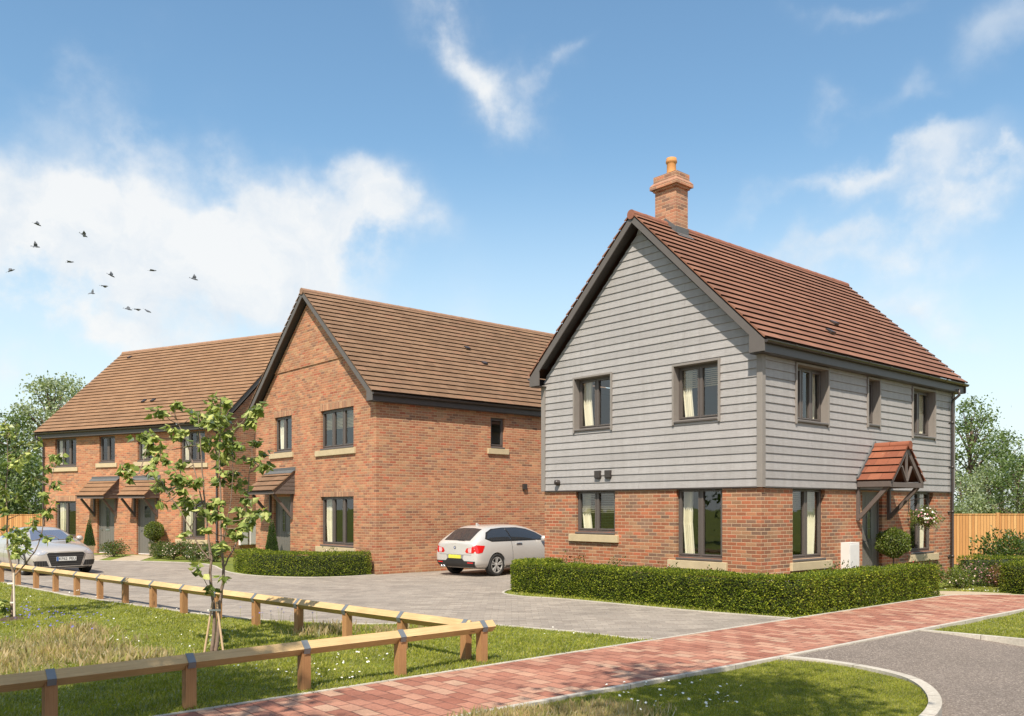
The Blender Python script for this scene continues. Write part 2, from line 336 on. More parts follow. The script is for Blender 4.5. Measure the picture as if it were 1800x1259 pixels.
def asphalt():
    m,nt,b=mat_new('asphalt'); co=nd(nt,'ShaderNodeTexCoord').outputs['Object']
    g=noise(nt,co,85,4,.8); w=noise(nt,co,.6,5)
    vr=nd(nt,'ShaderNodeTexVoronoi',{'Vector':co,'Scale':75.}).outputs['Color']; vs=nd(nt,'ShaderNodeSeparateColor',{0:vr}).outputs[0]
    c=ramp(nt,vs,[(0,(.125,.098,.08)),(.6,(.20,.162,.135)),(.85,(.27,.222,.185)),(1,(.38,.32,.27))])
    c=mixc(nt,.7,c,ramp(nt,g,[(.3,(.6,.6,.6)),(.7,(1.3,1.3,1.3))]),'MULTIPLY'); c=mixc(nt,.8,c,ramp(nt,w,[(.3,(.85,.85,.85)),(.7,(1.12,1.12,1.12))]),'MULTIPLY')
    nt.links.new(c,b.inputs['Base Color']); b.inputs['Roughness'].default_value=.85; bump(nt,b,vs,.006); return m
M['asphalt']=asphalt()
def kerb_mat():
    m,nt,b=mat_new('concrete_kerb'); co=nd(nt,'ShaderNodeTexCoord').outputs['Object']; g=noise(nt,co,30,6,.7); w=noise(nt,co,2.,5)
    uvs=nd(nt,'ShaderNodeSeparateXYZ',{0:nd(nt,'ShaderNodeTexCoord').outputs['UV']})
    c=ramp(nt,g,[(.3,(.38,.34,.29)),(.7,(.55,.51,.45))]); c=mixc(nt,.8,c,ramp(nt,w,[(.3,(.8,.79,.76)),(.7,(1.1,1.1,1.08))]),'MULTIPLY')
    f=mth(nt,'FRACT',mth(nt,'DIVIDE',uvs.outputs[0],.9)); j=mth(nt,'GREATER_THAN',f,.012); c=mixc(nt,j,(.12,.10,.08),c)
    nt.links.new(c,b.inputs['Base Color']); b.inputs['Roughness'].default_value=.85; bump(nt,b,g,.003); return m
M['kerb']=kerb_mat()
M['tan']=simple('buff_paving',(.42,.34,.24),.85,var=.12,scale=3,bmp=.003)
M['soil']=simple('bare_soil',(.075,.048,.032),.95,var=.4,scale=12,bmp=.03,bs_scale=25)
# ---------- world, sun, camera
L=Vector((math.sin(R(12))*math.cos(R(53)),math.cos(R(12))*math.cos(R(53)),-math.sin(R(53))))
sd=bpy.data.lights.new('sun','SUN'); sd.energy=4.9; sd.angle=R(.53); sd.color=(1,.91,.77)
so=bpy.data.objects.new('sun',sd); COL.objects.link(so); so.rotation_euler=L.to_track_quat('-Z','Y').to_euler(); so.location=(0,-10,30)
W=bpy.data.worlds.new('World'); S.world=W; W.use_nodes=True; wt=W.node_tree
bg=wt.nodes['Background']
sky=nd(wt,'ShaderNodeTexSky',sky_type='NISHITA'); sky.sun_disc=False; sky.sun_elevation=R(53); sky.sun_rotation=R(192); sky.air_density=1.3; sky.dust_density=.25; sky.ozone_density=3.5; sky.altitude=100
dirv=nd(wt,'ShaderNodeTexCoord').outputs['Generated']
sx=nd(wt,'ShaderNodeSeparateXYZ',{0:dirv}); dz=sx.outputs[2]
def pdir(x,y): return Vector(((x-CX)/FP,1,(HY-y)/FP)).normalized()
warp=nd(wt,'ShaderNodeTexNoise',{'Vector':dirv,'Scale':4.5,'Detail':7.,'Roughness':.52}).outputs[1]
wv=nd(wt,'ShaderNodeVectorMath',{0:warp,1:(.5,.5,.5)},operation='SUBTRACT').outputs[0]
wv=nd(wt,'ShaderNodeVectorMath',{0:wv,3:.34},operation='SCALE').outputs[0]
wd=nd(wt,'ShaderNodeVectorMath',{0:dirv,1:wv},operation='ADD').outputs[0]
fb=nd(wt,'ShaderNodeTexNoise',{'Vector':dirv,'Scale':8.,'Detail':9.,'Roughness':.58}).outputs[0]
mask=None
BL=[(150,405,300,80,0,1.5),(430,428,225,66,-.05,1.25),(60,490,210,80,0,1.1),(625,425,105,60,0,.85),(275,280,75,36,0,.42),(560,335,90,36,0,.42),
    (800,70,125,62,-.6,.62),(895,135,125,56,-.55,.66),(765,20,50,40,0,.35),(985,85,40,25,0,.5),(1430,205,55,48,0,.5),(1480,330,170,26,.12,.72),(1570,392,200,30,.22,.7),(1650,335,130,20,0,.38),(1760,60,90,60,.3,.45),(1560,450,150,30,.2,.45),
    (1570,180,40,30,0,.3),(180,600,340,48,0,1.05),(560,560,260,45,0,.5),(1700,480,160,70,0,.5),(1620,550,80,40,0,.6),(90,180,240,120,.3,.42),(1520,15,80,25,0,.4),(1250,480,220,40,0,.15)]
for (x,y,rx,ry,rot,st) in BL:
    c=pdir(x,y); ex=Vector((c.y,-c.x,0)).normalized(); ez=ex.cross(c); ez=-ez if ez.z<0 else ez
    e1=ex*math.cos(rot)+ez*math.sin(rot); e2=-ex*math.sin(rot)+ez*math.cos(rot)
    k=FP/1530.*1/(1530.)*c.y
    d0=nd(wt,'ShaderNodeVectorMath',{0:wd,1:tuple(c)},operation='SUBTRACT').outputs[0]
    a=nd(wt,'ShaderNodeVectorMath',{0:d0,1:tuple(e1/(rx*k))},operation='DOT_PRODUCT').outputs['Value']
    b=nd(wt,'ShaderNodeVectorMath',{0:d0,1:tuple(e2/(ry*k))},operation='DOT_PRODUCT').outputs['Value']
    cc=nd(wt,'ShaderNodeVectorMath',{0:d0,1:tuple(c*3)},operation='DOT_PRODUCT').outputs['Value']
    r2=mth(wt,'ADD',mth(wt,'ADD',mth(wt,'MULTIPLY',a,a),mth(wt,'MULTIPLY',b,b)),mth(wt,'MULTIPLY',cc,cc))
    m_=mth(wt,'MULTIPLY',mth(wt,'POWER',2.71828,mth(wt,'MULTIPLY',r2,-.9)),st)
    mask=m_ if mask is None else mth(wt,'ADD',mask,m_)
# cloud cover behind the viewer, unseen and added to whiten the fill light
beh=nd(wt,'ShaderNodeMapRange',{'Value':sx.outputs[1],'From Min':.25,'From Max':-.3}).outputs[0]
mask=mth(wt,'ADD',mask,mth(wt,'MULTIPLY',mth(wt,'MULTIPLY',beh,1.3),nd(wt,'ShaderNodeMapRange',{'Value':fb,'From Min':.36,'From Max':.56}).outputs[0]))
dens=mth(wt,'MULTIPLY',mask,nd(wt,'ShaderNodeMapRange',{'Value':fb,'From Min':.36,'From Max':.62,'To Min':.18,'To Max':1.32}).outputs[0])
dens=nd(wt,'ShaderNodeMapRange',{'Value':dens,'From Min':.02,'From Max':1.1},interpolation_type='SMOOTHSTEP').outputs[0]
haze=nd(wt,'ShaderNodeMapRange',{'Value':dz,'From Min':.0,'From Max':.40,'To Min':1.,'To Max':0.},interpolation_type='SMOOTHSTEP').outputs[0]
SK=.13
skyt=mixc(wt,1.,sky.outputs[0],(.84,.95,.92),'MULTIPLY')
skyc=mixc(wt,mth(wt,'MULTIPLY',haze,.86),skyt,(4.75,5.2,5.45))
cn=nd(wt,'ShaderNodeTexNoise',{'Vector':wd,'Scale':11.,'Detail':8.,'Roughness':.6}).outputs[0]
ccol=ramp(wt,cn,[(.34,(.82,.88,.95)),(.58,(1,1,1))])
ccol=mixc(wt,1.,ccol,(5.15,5.2,5.2),'MULTIPLY')
skyc=mixc(wt,mth(wt,'MULTIPLY',dens,.93),skyc,ccol)
wt.links.new(skyc,bg.inputs[0]); bg.inputs[1].default_value=SK
cd=bpy.data.cameras.new('camera'); cam=bpy.data.objects.new('camera',cd); COL.objects.link(cam); S.camera=cam
cam.location=(0,0,EYE); cam.rotation_euler=(math.pi/2,0,0); cd.sensor_width=36; cd.lens=36*FP/1800; cd.shift_y=(HY-629.5)/1800; cd.clip_end=3000; cd.clip_start=.1
S.view_settings.view_transform='Standard'; S.view_settings.look='None'; S.view_settings.gamma=1; S.view_settings.exposure=.5
S.cycles.max_bounces=6; S.cycles.transparent_max_bounces=12
# ================= HOUSES =================
class Face:      # wall plane helper in house local coords: o + s*d, outward normal n
    def __init__(s, o, d, n): s.o=Vector(o); s.d=Vector(d); s.n=Vector(n)
    def p(s, a, z, out=0): return s.o+s.d*a+s.n*out+Vector((0,0,z))
    def bx(s, mb, a0,a1,z0,z1,o0,o1): return mb.pbox(s.p(a0,z0,o0), s.d*(a1-a0), Vector((0,0,z1-z0)), s.n*(o1-o0))
def wall(mb, F, s0, s1, z0, z1, ops, depth=.10, out=0.):
    ss=sorted({s0,s1,*[v for o in ops for v in (o[0],o[1]) if s0<v<s1]}); zs=sorted({z0,z1,*[v for o in ops for v in (o[2],o[3]) if z0<v<z1]})
    flip=F.d.cross(Vector((0,0,1))).dot(F.n)<0
    def q(*P):
        P=list(P)
        if flip: P.reverse()
        mb.q(*P)
    for i in range(len(ss)-1):
        for j in range(len(zs)-1):
            a,b,c,d=ss[i],ss[i+1],zs[j],zs[j+1]; ms,mz=(a+b)/2,(c+d)/2
            if any(o[0]<ms<o[1] and o[2]<mz<o[3] for o in ops): continue
            q(F.p(a,c,out),F.p(b,c,out),F.p(b,d,out),F.p(a,d,out))
    for o in ops:
        a,b,c,d=o[0],o[1],max(o[2],z0),min(o[3],z1); t=out-depth
        q(F.p(a,c,out),F.p(a,d,out),F.p(a,d,t),F.p(a,c,t)); q(F.p(b,c,out),F.p(b,c,t),F.p(b,d,t),F.p(b,d,out))
        q(F.p(a,c,out),F.p(a,c,t),F.p(b,c,t),F.p(b,c,out)); q(F.p(a,d,out),F.p(b,d,out),F.p(b,d,t),F.p(a,d,t))
def window(F, par, s0,s1,z0,z1, n=2, inset=.075, curtain=None, blind=0, stone=None, sillbar=True, out=0., label=None):
    """window frame with glass, curtain, blind, sills; outward offset of the wall surface = out"""
    o=out-inset; fr=MB(); w=.045
    for a,b,c,d in ((s0,s1,z0,z0+w),(s0,s1,z1-w,z1),(s0,s0+w,z0+w,z1-w),(s1-w,s1,z0+w,z1-w)): F.bx(fr,a,b,c,d,o-.06,o)
    W_=(s1-s0-2*w)/n
    for i in range(n):
        a=s0+w+i*W_; b=a+W_
        if i: F.bx(fr,a-.022,a+.022,z0+w,z1-w,o-.06,o+.004)
        a2=a+(.022 if i else 0)+.004; b2=b-(.022 if i<n-1 else 0)-.004; k=.036
        for p,q,c,d in ((a2,b2,z0+w+.004,z0+w+k),(a2,b2,z1-w-k,z1-w-.004),(a2,a2+k,z0+w+k,z1-w-k),(b2-k,b2,z0+w+k,z1-w-k)): F.bx(fr,p,q,c,d,o-.05,o+.012)
    f=fr.build('window',M['frame'],par,bevel=.005,label=label)
    g=MB(); 
    P=[F.p(s0+w,z0+w,o-.03),F.p(s1-w,z0+w,o-.03),F.p(s1-w,z1-w,o-.03),F.p(s0+w,z1-w,o-.03)]
    g.q(*(P if F.d.cross(Vector((0,0,1))).dot(F.n)>0 else P[::-1])); g.build('glass',M['glass'],f)
    if sillbar:
        sb=MB(); F.bx(sb,s0+.0,s1-.0,z0-.055,z0-.003,o-.05,out+.035); sb.build('sill',M['frame'],f,bevel=.015)
    if stone:
        st=MB(); a,b=stone; F.bx(st,a,b,z0-.23,z0-.06,out-.09,out+.06); st.build('stone_sill',M['stone'],f,bevel=.008)
    if curtain:
        side,cw=curtain; c=MB(); m=26; a0=s0+w if side<0 else s1-w-cw
        pts=[]
        for i in range(m+1):
            pts.append((a0+cw*i/m, .035*math.sin(i*1.15)+.012*math.sin(i*2.7)))
        zz=[z1-w+.02,(z0+z1)/2,z0+w+.01]; tie=[0,-.03*side*-1,.06*side*-1]
        for i in range(m):
            for j in range(2):
                def pp(i,j): return F.p(pts[i][0]+tie[j]*(1 if side<0 else -1)*-.6, zz[j], o-.14+pts[i][1])
                c.q(pp(i,j),pp(i+1,j),pp(i+1,j+1),pp(i,j+1))
        c.build('curtain',M['curtain'],f,smooth=True)
    if blind:
        b=MB(); z=z1-w-.03
        while z>z1-w-blind:
            b.pbox(F.p(s0+w+.01,z,o-.12),F.d*(s1-s0-2*w-.02),F.n*.028+Vector((0,0,.014)),Vector((0,0,.004))); z-=.042
        b.build('blind',M['blind'],f)
    return f
def roof_slope(mb, e0, e1, upv, rows, lift=.012, uoff=0, voff=0):
    """e0->e1 eave line, upv full slope vector; stepped courses"""
    e0,e1,upv=map(Vector,(e0,e1,upv)); d=(e1-e0); Ln=d.length; nrm=d.cross(upv).normalized()
    if nrm.z<0: nrm=-nrm
    g=upv/rows
    for r in range(rows):
        v=r+voff; a=e0+g*r; b=e1+g*r
        lo=nrm*(.046); hi=nrm*lift
        gg=g*1.0
        nseg=max(1,int(Ln/.33)); 
        jit=[random.uniform(-.0015,.0015) for _ in range(nseg+1)]
        for i in range(nseg):
            t0,t1=i/nseg,(i+1)/nseg; p=a+d*t0; q=a+d*t1; j0=nrm*jit[i]
            u0,u1=uoff+Ln*t0,uoff+Ln*t1
            mb.q(p+lo+j0,q+lo+j0,q+gg+hi,p+gg+hi,uv=((u0,v+.02),(u1,v+.02),(u1,v+.98),(u0,v+.98)))
            mb.q(p+gg*.2+nrm*.004,q+gg*.2+nrm*.004,q+lo+j0,p+lo+j0,uv=((u0,v+.0),(u1,v+.0),(u1,v+.0008),(u0,v+.0008)))  # lip takes the dark joint colour, a painted shadow under each course
        for e,sgn in ((a,-1),(b,1)):     # end caps
            mb.q(e+nrm*.002,e+lo,e+gg+hi,e+gg+nrm*.002,uv=((0,v+.1),(0,v+.3),(.2,v+.3),(.2,v+.1)))
    return nrm
def gable_house(rootname, loc, rz, Ln, Wd, eave, ridge_z, oh, ov, rows, mats, label, cat, halfw=None, box_foot=True):
    """ridge along local x. roof tile surface passes eave edge (y=-oh, z=eave) ; ov=verge overhang"""
    root=empty(rootname,(loc[0],loc[1],0),rz,label,cat); mid=Wd/2
    run=mid+oh; rise=ridge_z-eave; tan=rise/run
    x0,x1=-ov,Ln+ov
    rf=MB()
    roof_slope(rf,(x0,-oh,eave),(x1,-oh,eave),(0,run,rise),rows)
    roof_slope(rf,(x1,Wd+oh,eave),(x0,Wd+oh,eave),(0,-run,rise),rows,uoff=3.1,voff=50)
    # underside
    th=.035; u=MB()
    for s in (0,1):
        y0=-oh+.002 if s==0 else Wd+oh-.002
        rf.q((x0+.02,y0,eave-.002),(x0+.02,mid,ridge_z-.002),(x1-.02,mid,ridge_z-.002),(x1-.02,y0,eave-.002),uv=((0,0),)*4)
    roof=rf.build('roof',mats['tile'],root)
    # ridge tiles
    rd=MB(); x=x0-.01; r=.105; ln=.45
    while x<x1-.05:
        e=min(x+ln,x1+.01); rd.tube([(x,mid,ridge_z-.035),(x+.03,mid,ridge_z-.035),(e-.0,mid,ridge_z-.035)],[r,r*.97,r*.93],14); x+=ln
    rd.build('ridge_tiles',mats['ridge'],roof,smooth=False)
    # barge boards at both gable ends
    for gx,sg in ((0,-1),(Ln,1)):
        bb=MB(); t=.03; dpt=.155
        xb=gx+sg*(ov-.05)
        for yy,sy in ((0,1),(Wd,-1)):
            ye=yy-sy*oh
            # board polygon in yz
            poly=[(ye+sy*.01,eave-.02+.01*tan-.02),(mid,ridge_z-.03),(mid,ridge_z-.03-dpt*1.18),(yy+sy*.09,eave+ (oh+.09)*tan-dpt*1.45-.02),(yy+sy*.09,eave-.25),(ye+sy*.01,eave-.25)]
            bb.prism(poly,(0,1,0),(0,0,1),(xb,0,0),(sg*t,0,0))
        bb.build('barge_board',mats['barge'],root,bevel=.004)
        sf=MB()
        for yy,sy in ((0,1),(Wd,-1)):
            ye=yy-sy*oh
            a=(yy+sy*.08,eave+(oh+.08)*tan-.06-.10); b_=(mid,ridge_z-.06-.12)
            xa=gx; xc=xb
            sf.q((xa,a[0],a[1]),(xc,a[0],a[1]),(xc,b_[0],b_[1]),(xa,b_[0],b_[1]))
            sf.box(min(gx,xc),max(gx,xc),min(ye+sy*.02,yy+sy*.10),max(ye+sy*.02,yy+sy*.10),eave-.265,eave-.255)
        sf.build('soffit',M['soffit'],root)
    # eaves: fascia, soffit, gutter on both sides
    for yy,sy in ((0,-1),(Wd,1)):
        fa=MB(); y=yy+sy*(oh-.045)
        fa.box(x0+.055,x1-.055,min(y,y-sy*.025),max(y,y-sy*.025),eave-.25,eave-.035)
        fa.box(x0+.055,x1-.055,min(y-sy*.025,yy-sy*.0),max(y-sy*.025,yy-sy*.0),eave-.262,eave-.250)
        fa.build('fascia',M['fascia'],root)
        gu=MB(); yc=y+sy*.062; rr=.056; n=10; zc=eave-.035
        xs=[x0+.03]
        while xs[-1]<x1-.03: xs.append(min(xs[-1]+1.,x1-.03))
        for i in range(n):
            a0=math.pi+math.pi*i/n; a1=math.pi+math.pi*(i+1)/n
            for r_,fl in ((rr,1),(rr-.006,-1)):
                p=[(x0+.03,yc+r_*math.cos(a0),zc+r_*math.sin(a0)),(x1-.03,yc+r_*math.cos(a0),zc+r_*math.sin(a0)),(x1-.03,yc+r_*math.cos(a1),zc+r_*math.sin(a1)),(x0+.03,yc+r_*math.cos(a1),zc+r_*math.sin(a1))]
                gu.q(*(p if fl>0 else reversed(p)))
        for xe in (x0+.03,x1-.03):
            gu.prism([(rr*1.04*math.cos(math.pi+math.pi*i/n),rr*1.04*math.sin(math.pi+math.pi*i/n)) for i in range(n+1)],(0,1,0),(0,0,1),(xe-.004,yc,zc),(.008,0,0))
        for xx in xs[1:-1]: gu.prism([(rr*1.18*math.cos(math.pi+math.pi*i/n),rr*1.18*math.sin(math.pi+math.pi*i/n)) for i in range(n+1)],(0,1,0),(0,0,1),(xx-.035,yc,zc+.005),(.07,0,0))
        gu.build('gutter',M['dark'],root,smooth=False)
    # floors / room partitions, seen only through the glass
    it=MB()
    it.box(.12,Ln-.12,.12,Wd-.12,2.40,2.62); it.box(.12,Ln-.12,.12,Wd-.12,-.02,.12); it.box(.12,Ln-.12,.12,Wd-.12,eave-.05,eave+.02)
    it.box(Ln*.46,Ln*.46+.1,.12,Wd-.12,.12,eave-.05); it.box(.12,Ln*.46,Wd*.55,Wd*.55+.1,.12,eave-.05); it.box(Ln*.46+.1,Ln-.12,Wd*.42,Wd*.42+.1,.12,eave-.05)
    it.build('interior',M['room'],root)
    return root,roof,tan
def gable_tri(mb, F, s0,s1,z0, smid, zt, out=0, tan=None):
    P=[F.p(s0,z0,out),F.p(s1,z0,out),F.p(s1,z0+.0001,out),F.p(smid,zt,out)]
    P=[F.p(s0,z0,out),F.p(s1,z0,out),F.p(smid,zt,out)]
    if F.d.cross(Vector((0,0,1))).dot(F.n)<0: P.reverse()
    mb.q(*P)
def cladding(mb, F, s0,s1,zb,zt, ops, gable=None, ex=.165):
    """lapped boards; gable=(smid, z_e, tan) limits upper part"""
    r=0
    while zb+r*ex<zt:
        z0=zb+r*ex; z1=min(z0+ex,zt); cuts=sorted({z0,z1,*[v for o in ops for v in (o[2],o[3]) if z0<v<z1]})
        for j in range(len(cuts)-1):
            a,b=cuts[j],cuts[j+1]; oa=.034-.018*(a-z0)/ex; ob=.034-.018*(b-z0)/ex
            def lim(z):
                if gable and z>gable[1]: 
                    hw=gable[3]-(z-gable[1])/gable[2]; return (max(s0,gable[0]-hw),min(s1,gable[0]+hw))
                return (s0,s1)
            la,lb=lim(a),lim(b); mz=(a+b)/2
            blk=sorted([(o[0],o[1]) for o in ops if o[2]<mz<o[3]])
            segs=[]; cur=None
            edges=[(la[0],lb[0])]
            for o in blk: edges+=[(o[0],o[0]),(o[1],o[1])]
            edges.append((la[1],lb[1]))
            for i in range(0,len(edges),2):
                (p0,p1),(q0,q1)=edges[i],edges[i+1]
                if q0-p0<.01: continue
                if q1<p1: q1=p1=(q1+p1)/2
                mb.q(F.p(p0,a,oa),F.p(q0,a,oa),F.p(q1,b,ob),F.p(p1,b,ob))
                if j==0: mb.q(F.p(p0,a,.006),F.p(q0,a,.006),F.p(q0,a,oa),F.p(p0,a,oa))
        r+=1
Z=lambda v: Vector((0,0,v))
def downpipe(F, s, z0, z1, par, out=.07, top=None):
    d=MB(); pts=[F.p(s,z0+.05,out+.06),F.p(s,z0+.14,out),F.p(s,z1,out)]
    if top: pts+= [F.p(s,z1+.12,out+.0),F.p(s+top[0],z1+.26,top[1]),F.p(s+top[0],z1+.42,top[1])]
    d.tube(pts,.034,10)
    z=z0+.6
    while z<z1: 
        d.tube([F.p(s,z,out),F.p(s,z+.06,out)],.043,10); F.bx(d,s-.06,s+.06,z+.01,z+.04,0,.03); z+=1.15
    return d.build('downpipe',M['dark'],par,smooth=True)
# ---------------- House A: weatherboarded house ----------------
PA=(4.84,16.906); PB=(-3.83,24.5); PC=(-20.4,37.8)
LA,WA=8.80,6.13
hA,roofA,tanA=gable_house('detached_house',PA,ANG,LA,WA,5.12,8.33,.26,.30,20,dict(tile=M['tileA'],ridge=M['ridgeA'],barge=M['barge']),'detached house with grey weatherboard upper storey, red tiled roof and chimney','house')
GA=Face((0,0,0),(0,1,0),(-1,0,0)); FA=Face((0,0,0),(1,0,0),(0,-1,0)); BA=Face((0,WA,0),(1,0,0),(0,1,0)); EA=Face((LA,0,0),(0,1,0),(1,0,0))
gl=[(2.06,.92,.83,2.3),(5.05,3.80,1.30,2.3)]
glow=[(.90,2.06,.84,2.30),(3.80,5.05,1.32,2.30)]
gup=[(.97,2.09,3.72,4.87),(3.90,5.05,3.74,4.93)]
rlow=[(1.13,2.40,.83,2.30),(4.02,4.97,.12,2.25),(6.41,7.68,.80,2.30)]
rup=[(1.22,2.45,3.68,4.80),(4.22,4.75,3.79,4.80),(6.47,7.69,3.66,4.79)]
w=MB()
wall(w,GA,0,WA,-.1,2.30,glow); wall(w,FA,0,LA,-.1,2.30,rlow,depth=.12); wall(w,BA,0,LA,-.1,2.3,[]); wall(w,EA,0,WA,-.1,2.3,[])
wA=w.build('wall',M['brickA'],hA)
w=MB(); E0=5.02
wall(w,GA,0,WA,2.30,E0,gup,depth=.17); wall(w,FA,0,LA,2.30,E0,rup,depth=.17); wall(w,BA,0,LA,2.3,E0,[]); wall(w,EA,0,WA,2.3,E0,[])
for F_ in (GA,EA): gable_tri(w,F_,0,WA,E0,WA/2,E0+tanA*WA/2)
# upper storey lining carries the reveals
uA=w.build('upper_wall',M['trim'],hA)
c=MB()
tr=lambda o:(o[0]-.03,o[1]+.03,o[2]-.03,o[3]+.03)
cladding(c,GA,.0,WA,2.30,8.1,gup,gable=(WA/2,E0,tanA,WA/2)); cladding(c,FA,.0,LA,2.30,4.93,rup); cladding(c,BA,0,LA,2.3,4.93,[]); cladding(c,EA,0,WA,2.3,8.1,[],gable=(WA/2,E0,tanA,WA/2))
c.build('weatherboarding',M['board'],uA)
for (x,y) in ((-.05,-.05),(LA-.05,-.05),(-.05,WA-.05),(LA-.05,WA-.05)): t=MB(); t.box(x-.012,x+.112,y-.012,y+.112,2.285,4.90); t.build('corner_trim',M['trim'],uA,bevel=.004)
t=MB()
for F_,n_ in ((GA,WA),(FA,LA),(BA,LA),(EA,WA)): F_.bx(t,.065,n_-.065,2.272,2.297,0,.047)
t.build('drip_trim',M['dark'],uA)
def trimmed(F_,o,**k):
    t=MB(); b=.045
    for a,bb,c_,d in ((o[0]-b,o[0],o[2]-.09,o[3]+b),(o[1],o[1]+b,o[2]-.09,o[3]+b),(o[0],o[1],o[3],o[3]+b),(o[0],o[1],o[2]-.05,o[2]-.0)): F_.bx(t,a,bb,c_,d,.0,.062)
    ww=window(F_,hA,*o,inset=.15,out=.03,**k); t.build('window_trim',M['trim'],ww,bevel=.004)
trimmed(GA,gup[0],n=2,curtain=(1,.22),blind=.42); trimmed(GA,gup[1],n=2,curtain=(1,.26))
trimmed(FA,rup[0],n=3,curtain=(1,.30)); trimmed(FA,rup[1],n=1); trimmed(FA,rup[2],n=2,curtain=(1,.3),blind=.5)
window(GA,hA,*glow[0],n=2,curtain=(1,.24),stone=(.77,2.26)); window(GA,hA,*glow[1],n=2,curtain=(1,.26),blind=.5,stone=(3.68,5.24))
window(FA,hA,*rlow[0],n=2,inset=.09,curtain=(1,.38),blind=.42,stone=(1.03,2.62)); window(FA,hA,*rlow[2],n=2,inset=.09,curtain=(1,.34),stone=(6.30,7.90))
def door(F_,par,s0,s1,z0,z1,glaz='long',slot=False,inset=.10):
    d=MB(); F_.bx(d,s0+.05,s1-.05,z0+.03,z1-.05,-inset-.05,-inset)
    # raised panels/ribs
    for k in range(1,6):
        x=s0+.05+(s1-s0-.1)*k/6; F_.bx(d,x-.004,x+.004,z0+.08,z1-.1,-inset,-inset+.004)
    dm=d.build('door',M['door'],par)
    f=MB()
    for a,b,c_,e in ((s0,s0+.05,z0,z1),(s1-.05,s1,z0,z1),(s0+.05,s1-.05,z1-.05,z1)): F_.bx(f,a,b,c_,e,-inset-.06,-inset+.02)
    f.build('door_frame',M['door'],dm)
    th=MB(); F_.bx(th,s0+.05,s1-.05,z0,z0+.03,-inset-.06,-inset+.05); th.build('threshold',M['white'],dm)
    m=(s0+s1)/2; g=MB()
    if glaz=='long': F_.bx(g,m-.07,m+.09,z0+1.05,z1-.35,-inset,-inset+.008)
    else: F_.bx(g,m-.16,m+.16,z1-.75,z1-.3,-inset,-inset+.008)
    g.build('door_glass',simple('door_glass',(.03,.032,.035),.08),dm)
    gf=MB(); a,b=(m-.07,m+.09) if glaz=='long' else (m-.16,m+.16); c_,e=(z0+1.05,z1-.35) if glaz=='long' else (z1-.75,z1-.3)
    for p,q_,r_,t_ in ((a-.02,a,c_-.02,e+.02),(b,b+.02,c_-.02,e+.02),(a,b,c_-.02,c_),(a,b,e,e+.02)): F_.bx(gf,p,q_,r_,t_,-inset,-inset+.016)
    for zz in (c_+(e-c_)*.33,c_+(e-c_)*.66): F_.bx(gf,a,b,zz-.006,zz+.006,-inset+.008,-inset+.013)
    gf.build('glazing_bead',M['door'],dm)
    if slot:
        l=MB(); F_.bx(l,m-.13,m+.13,z0+.92,z0+1.0,-inset,-inset+.012); F_.bx(l,m-.10,m+.10,z0+.945,z0+.975,-inset+.012,-inset+.018); l.build('letter_plate',M['steel'],dm,bevel=.003)
    h=MB(); x=s0+.13; h.tube([F_.p(x,z0+1.0,-inset),F_.p(x,z0+1.0,-inset+.05)],.012,8); h.tube([F_.p(x-.01,z0+1.0,-inset+.05),F_.p(x+.12,z0+1.0,-inset+.05)],.011,8); F_.bx(h,x-.02,x+.02,z0+.88,z0+1.12,-inset,-inset+.007); h.build('door_handle',M['steel'],dm)
    return dm
door(FA,hA,4.02,4.97,.12,2.25,'long')
st=MB(); FA.bx(st,3.9,5.1,-.02,.12,0,.35); st.build('doorstep',M['tan'],hA,bevel=.01)
# gabled porch canopy
pc=4.50; hw=.80; pj=.80; ze=2.47; zr=3.30; up=zr-ze
pr=MB(); rows=5
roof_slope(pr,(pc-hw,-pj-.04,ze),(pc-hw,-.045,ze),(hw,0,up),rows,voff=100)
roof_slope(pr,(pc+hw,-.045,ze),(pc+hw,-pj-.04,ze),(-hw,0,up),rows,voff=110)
for s_ in (-1,1): pr.q((pc+s_*hw,-pj-.03,ze-.003),(pc+s_*hw,-.045,ze-.003),(pc,-.045,zr-.003),(pc,-pj-.03,zr-.003),uv=((0,0),)*4)
po=empty('porch_canopy'); po.parent=hA
pr.build('canopy_roof',M['tileP'],po)
r_=MB(); r_.tube([(pc,-pj-.07,zr-.03),(pc,-pj-.02,zr-.03),(pc,-pj*.5-.04,zr-.03)],[.095,.092,.088],14); r_.tube([(pc,-pj*.5-.03,zr-.03),(pc,-.045,zr-.03)],[.092,.086],14); r_.build('canopy_ridge',simple('orange_ridge',(.25,.08,.04),.75,var=.2),po)
fl=MB()
for s_ in (-1,1): fl.prism([(s_*hw,ze+.035),(0,zr+.035),(0,zr+.10),(s_*(hw+.03),ze+.09)],(1,0,0),(0,0,1),(pc,-.075,0),(0,.03,0))
fl.build('canopy_flashing',M['lead'],po)
tb=MB()
def rafter(y,dp=.13,w_=.05):
    for s_ in (-1,1):
        tb.prism([(s_*(hw-.01),ze-.01),(0,zr-.02),(0,zr-.02-dp*1.3),(s_*(hw-.12),ze-.01-.03),(s_*(hw-.12),ze-.14),(s_*(hw-.01),ze-.14)],(1,0,0),(0,0,1),(pc,y,0),(0,w_,0))
rafter(-pj); rafter(-.10)
yb=-pj
tb.box(pc-hw+.12,pc+hw-.12,yb+.002,yb+.048,ze-.14,ze-.03)
tb.beam((pc,yb+.025,ze-.03),(pc,yb+.025,zr-.2),.06,.04,(0,1,0))
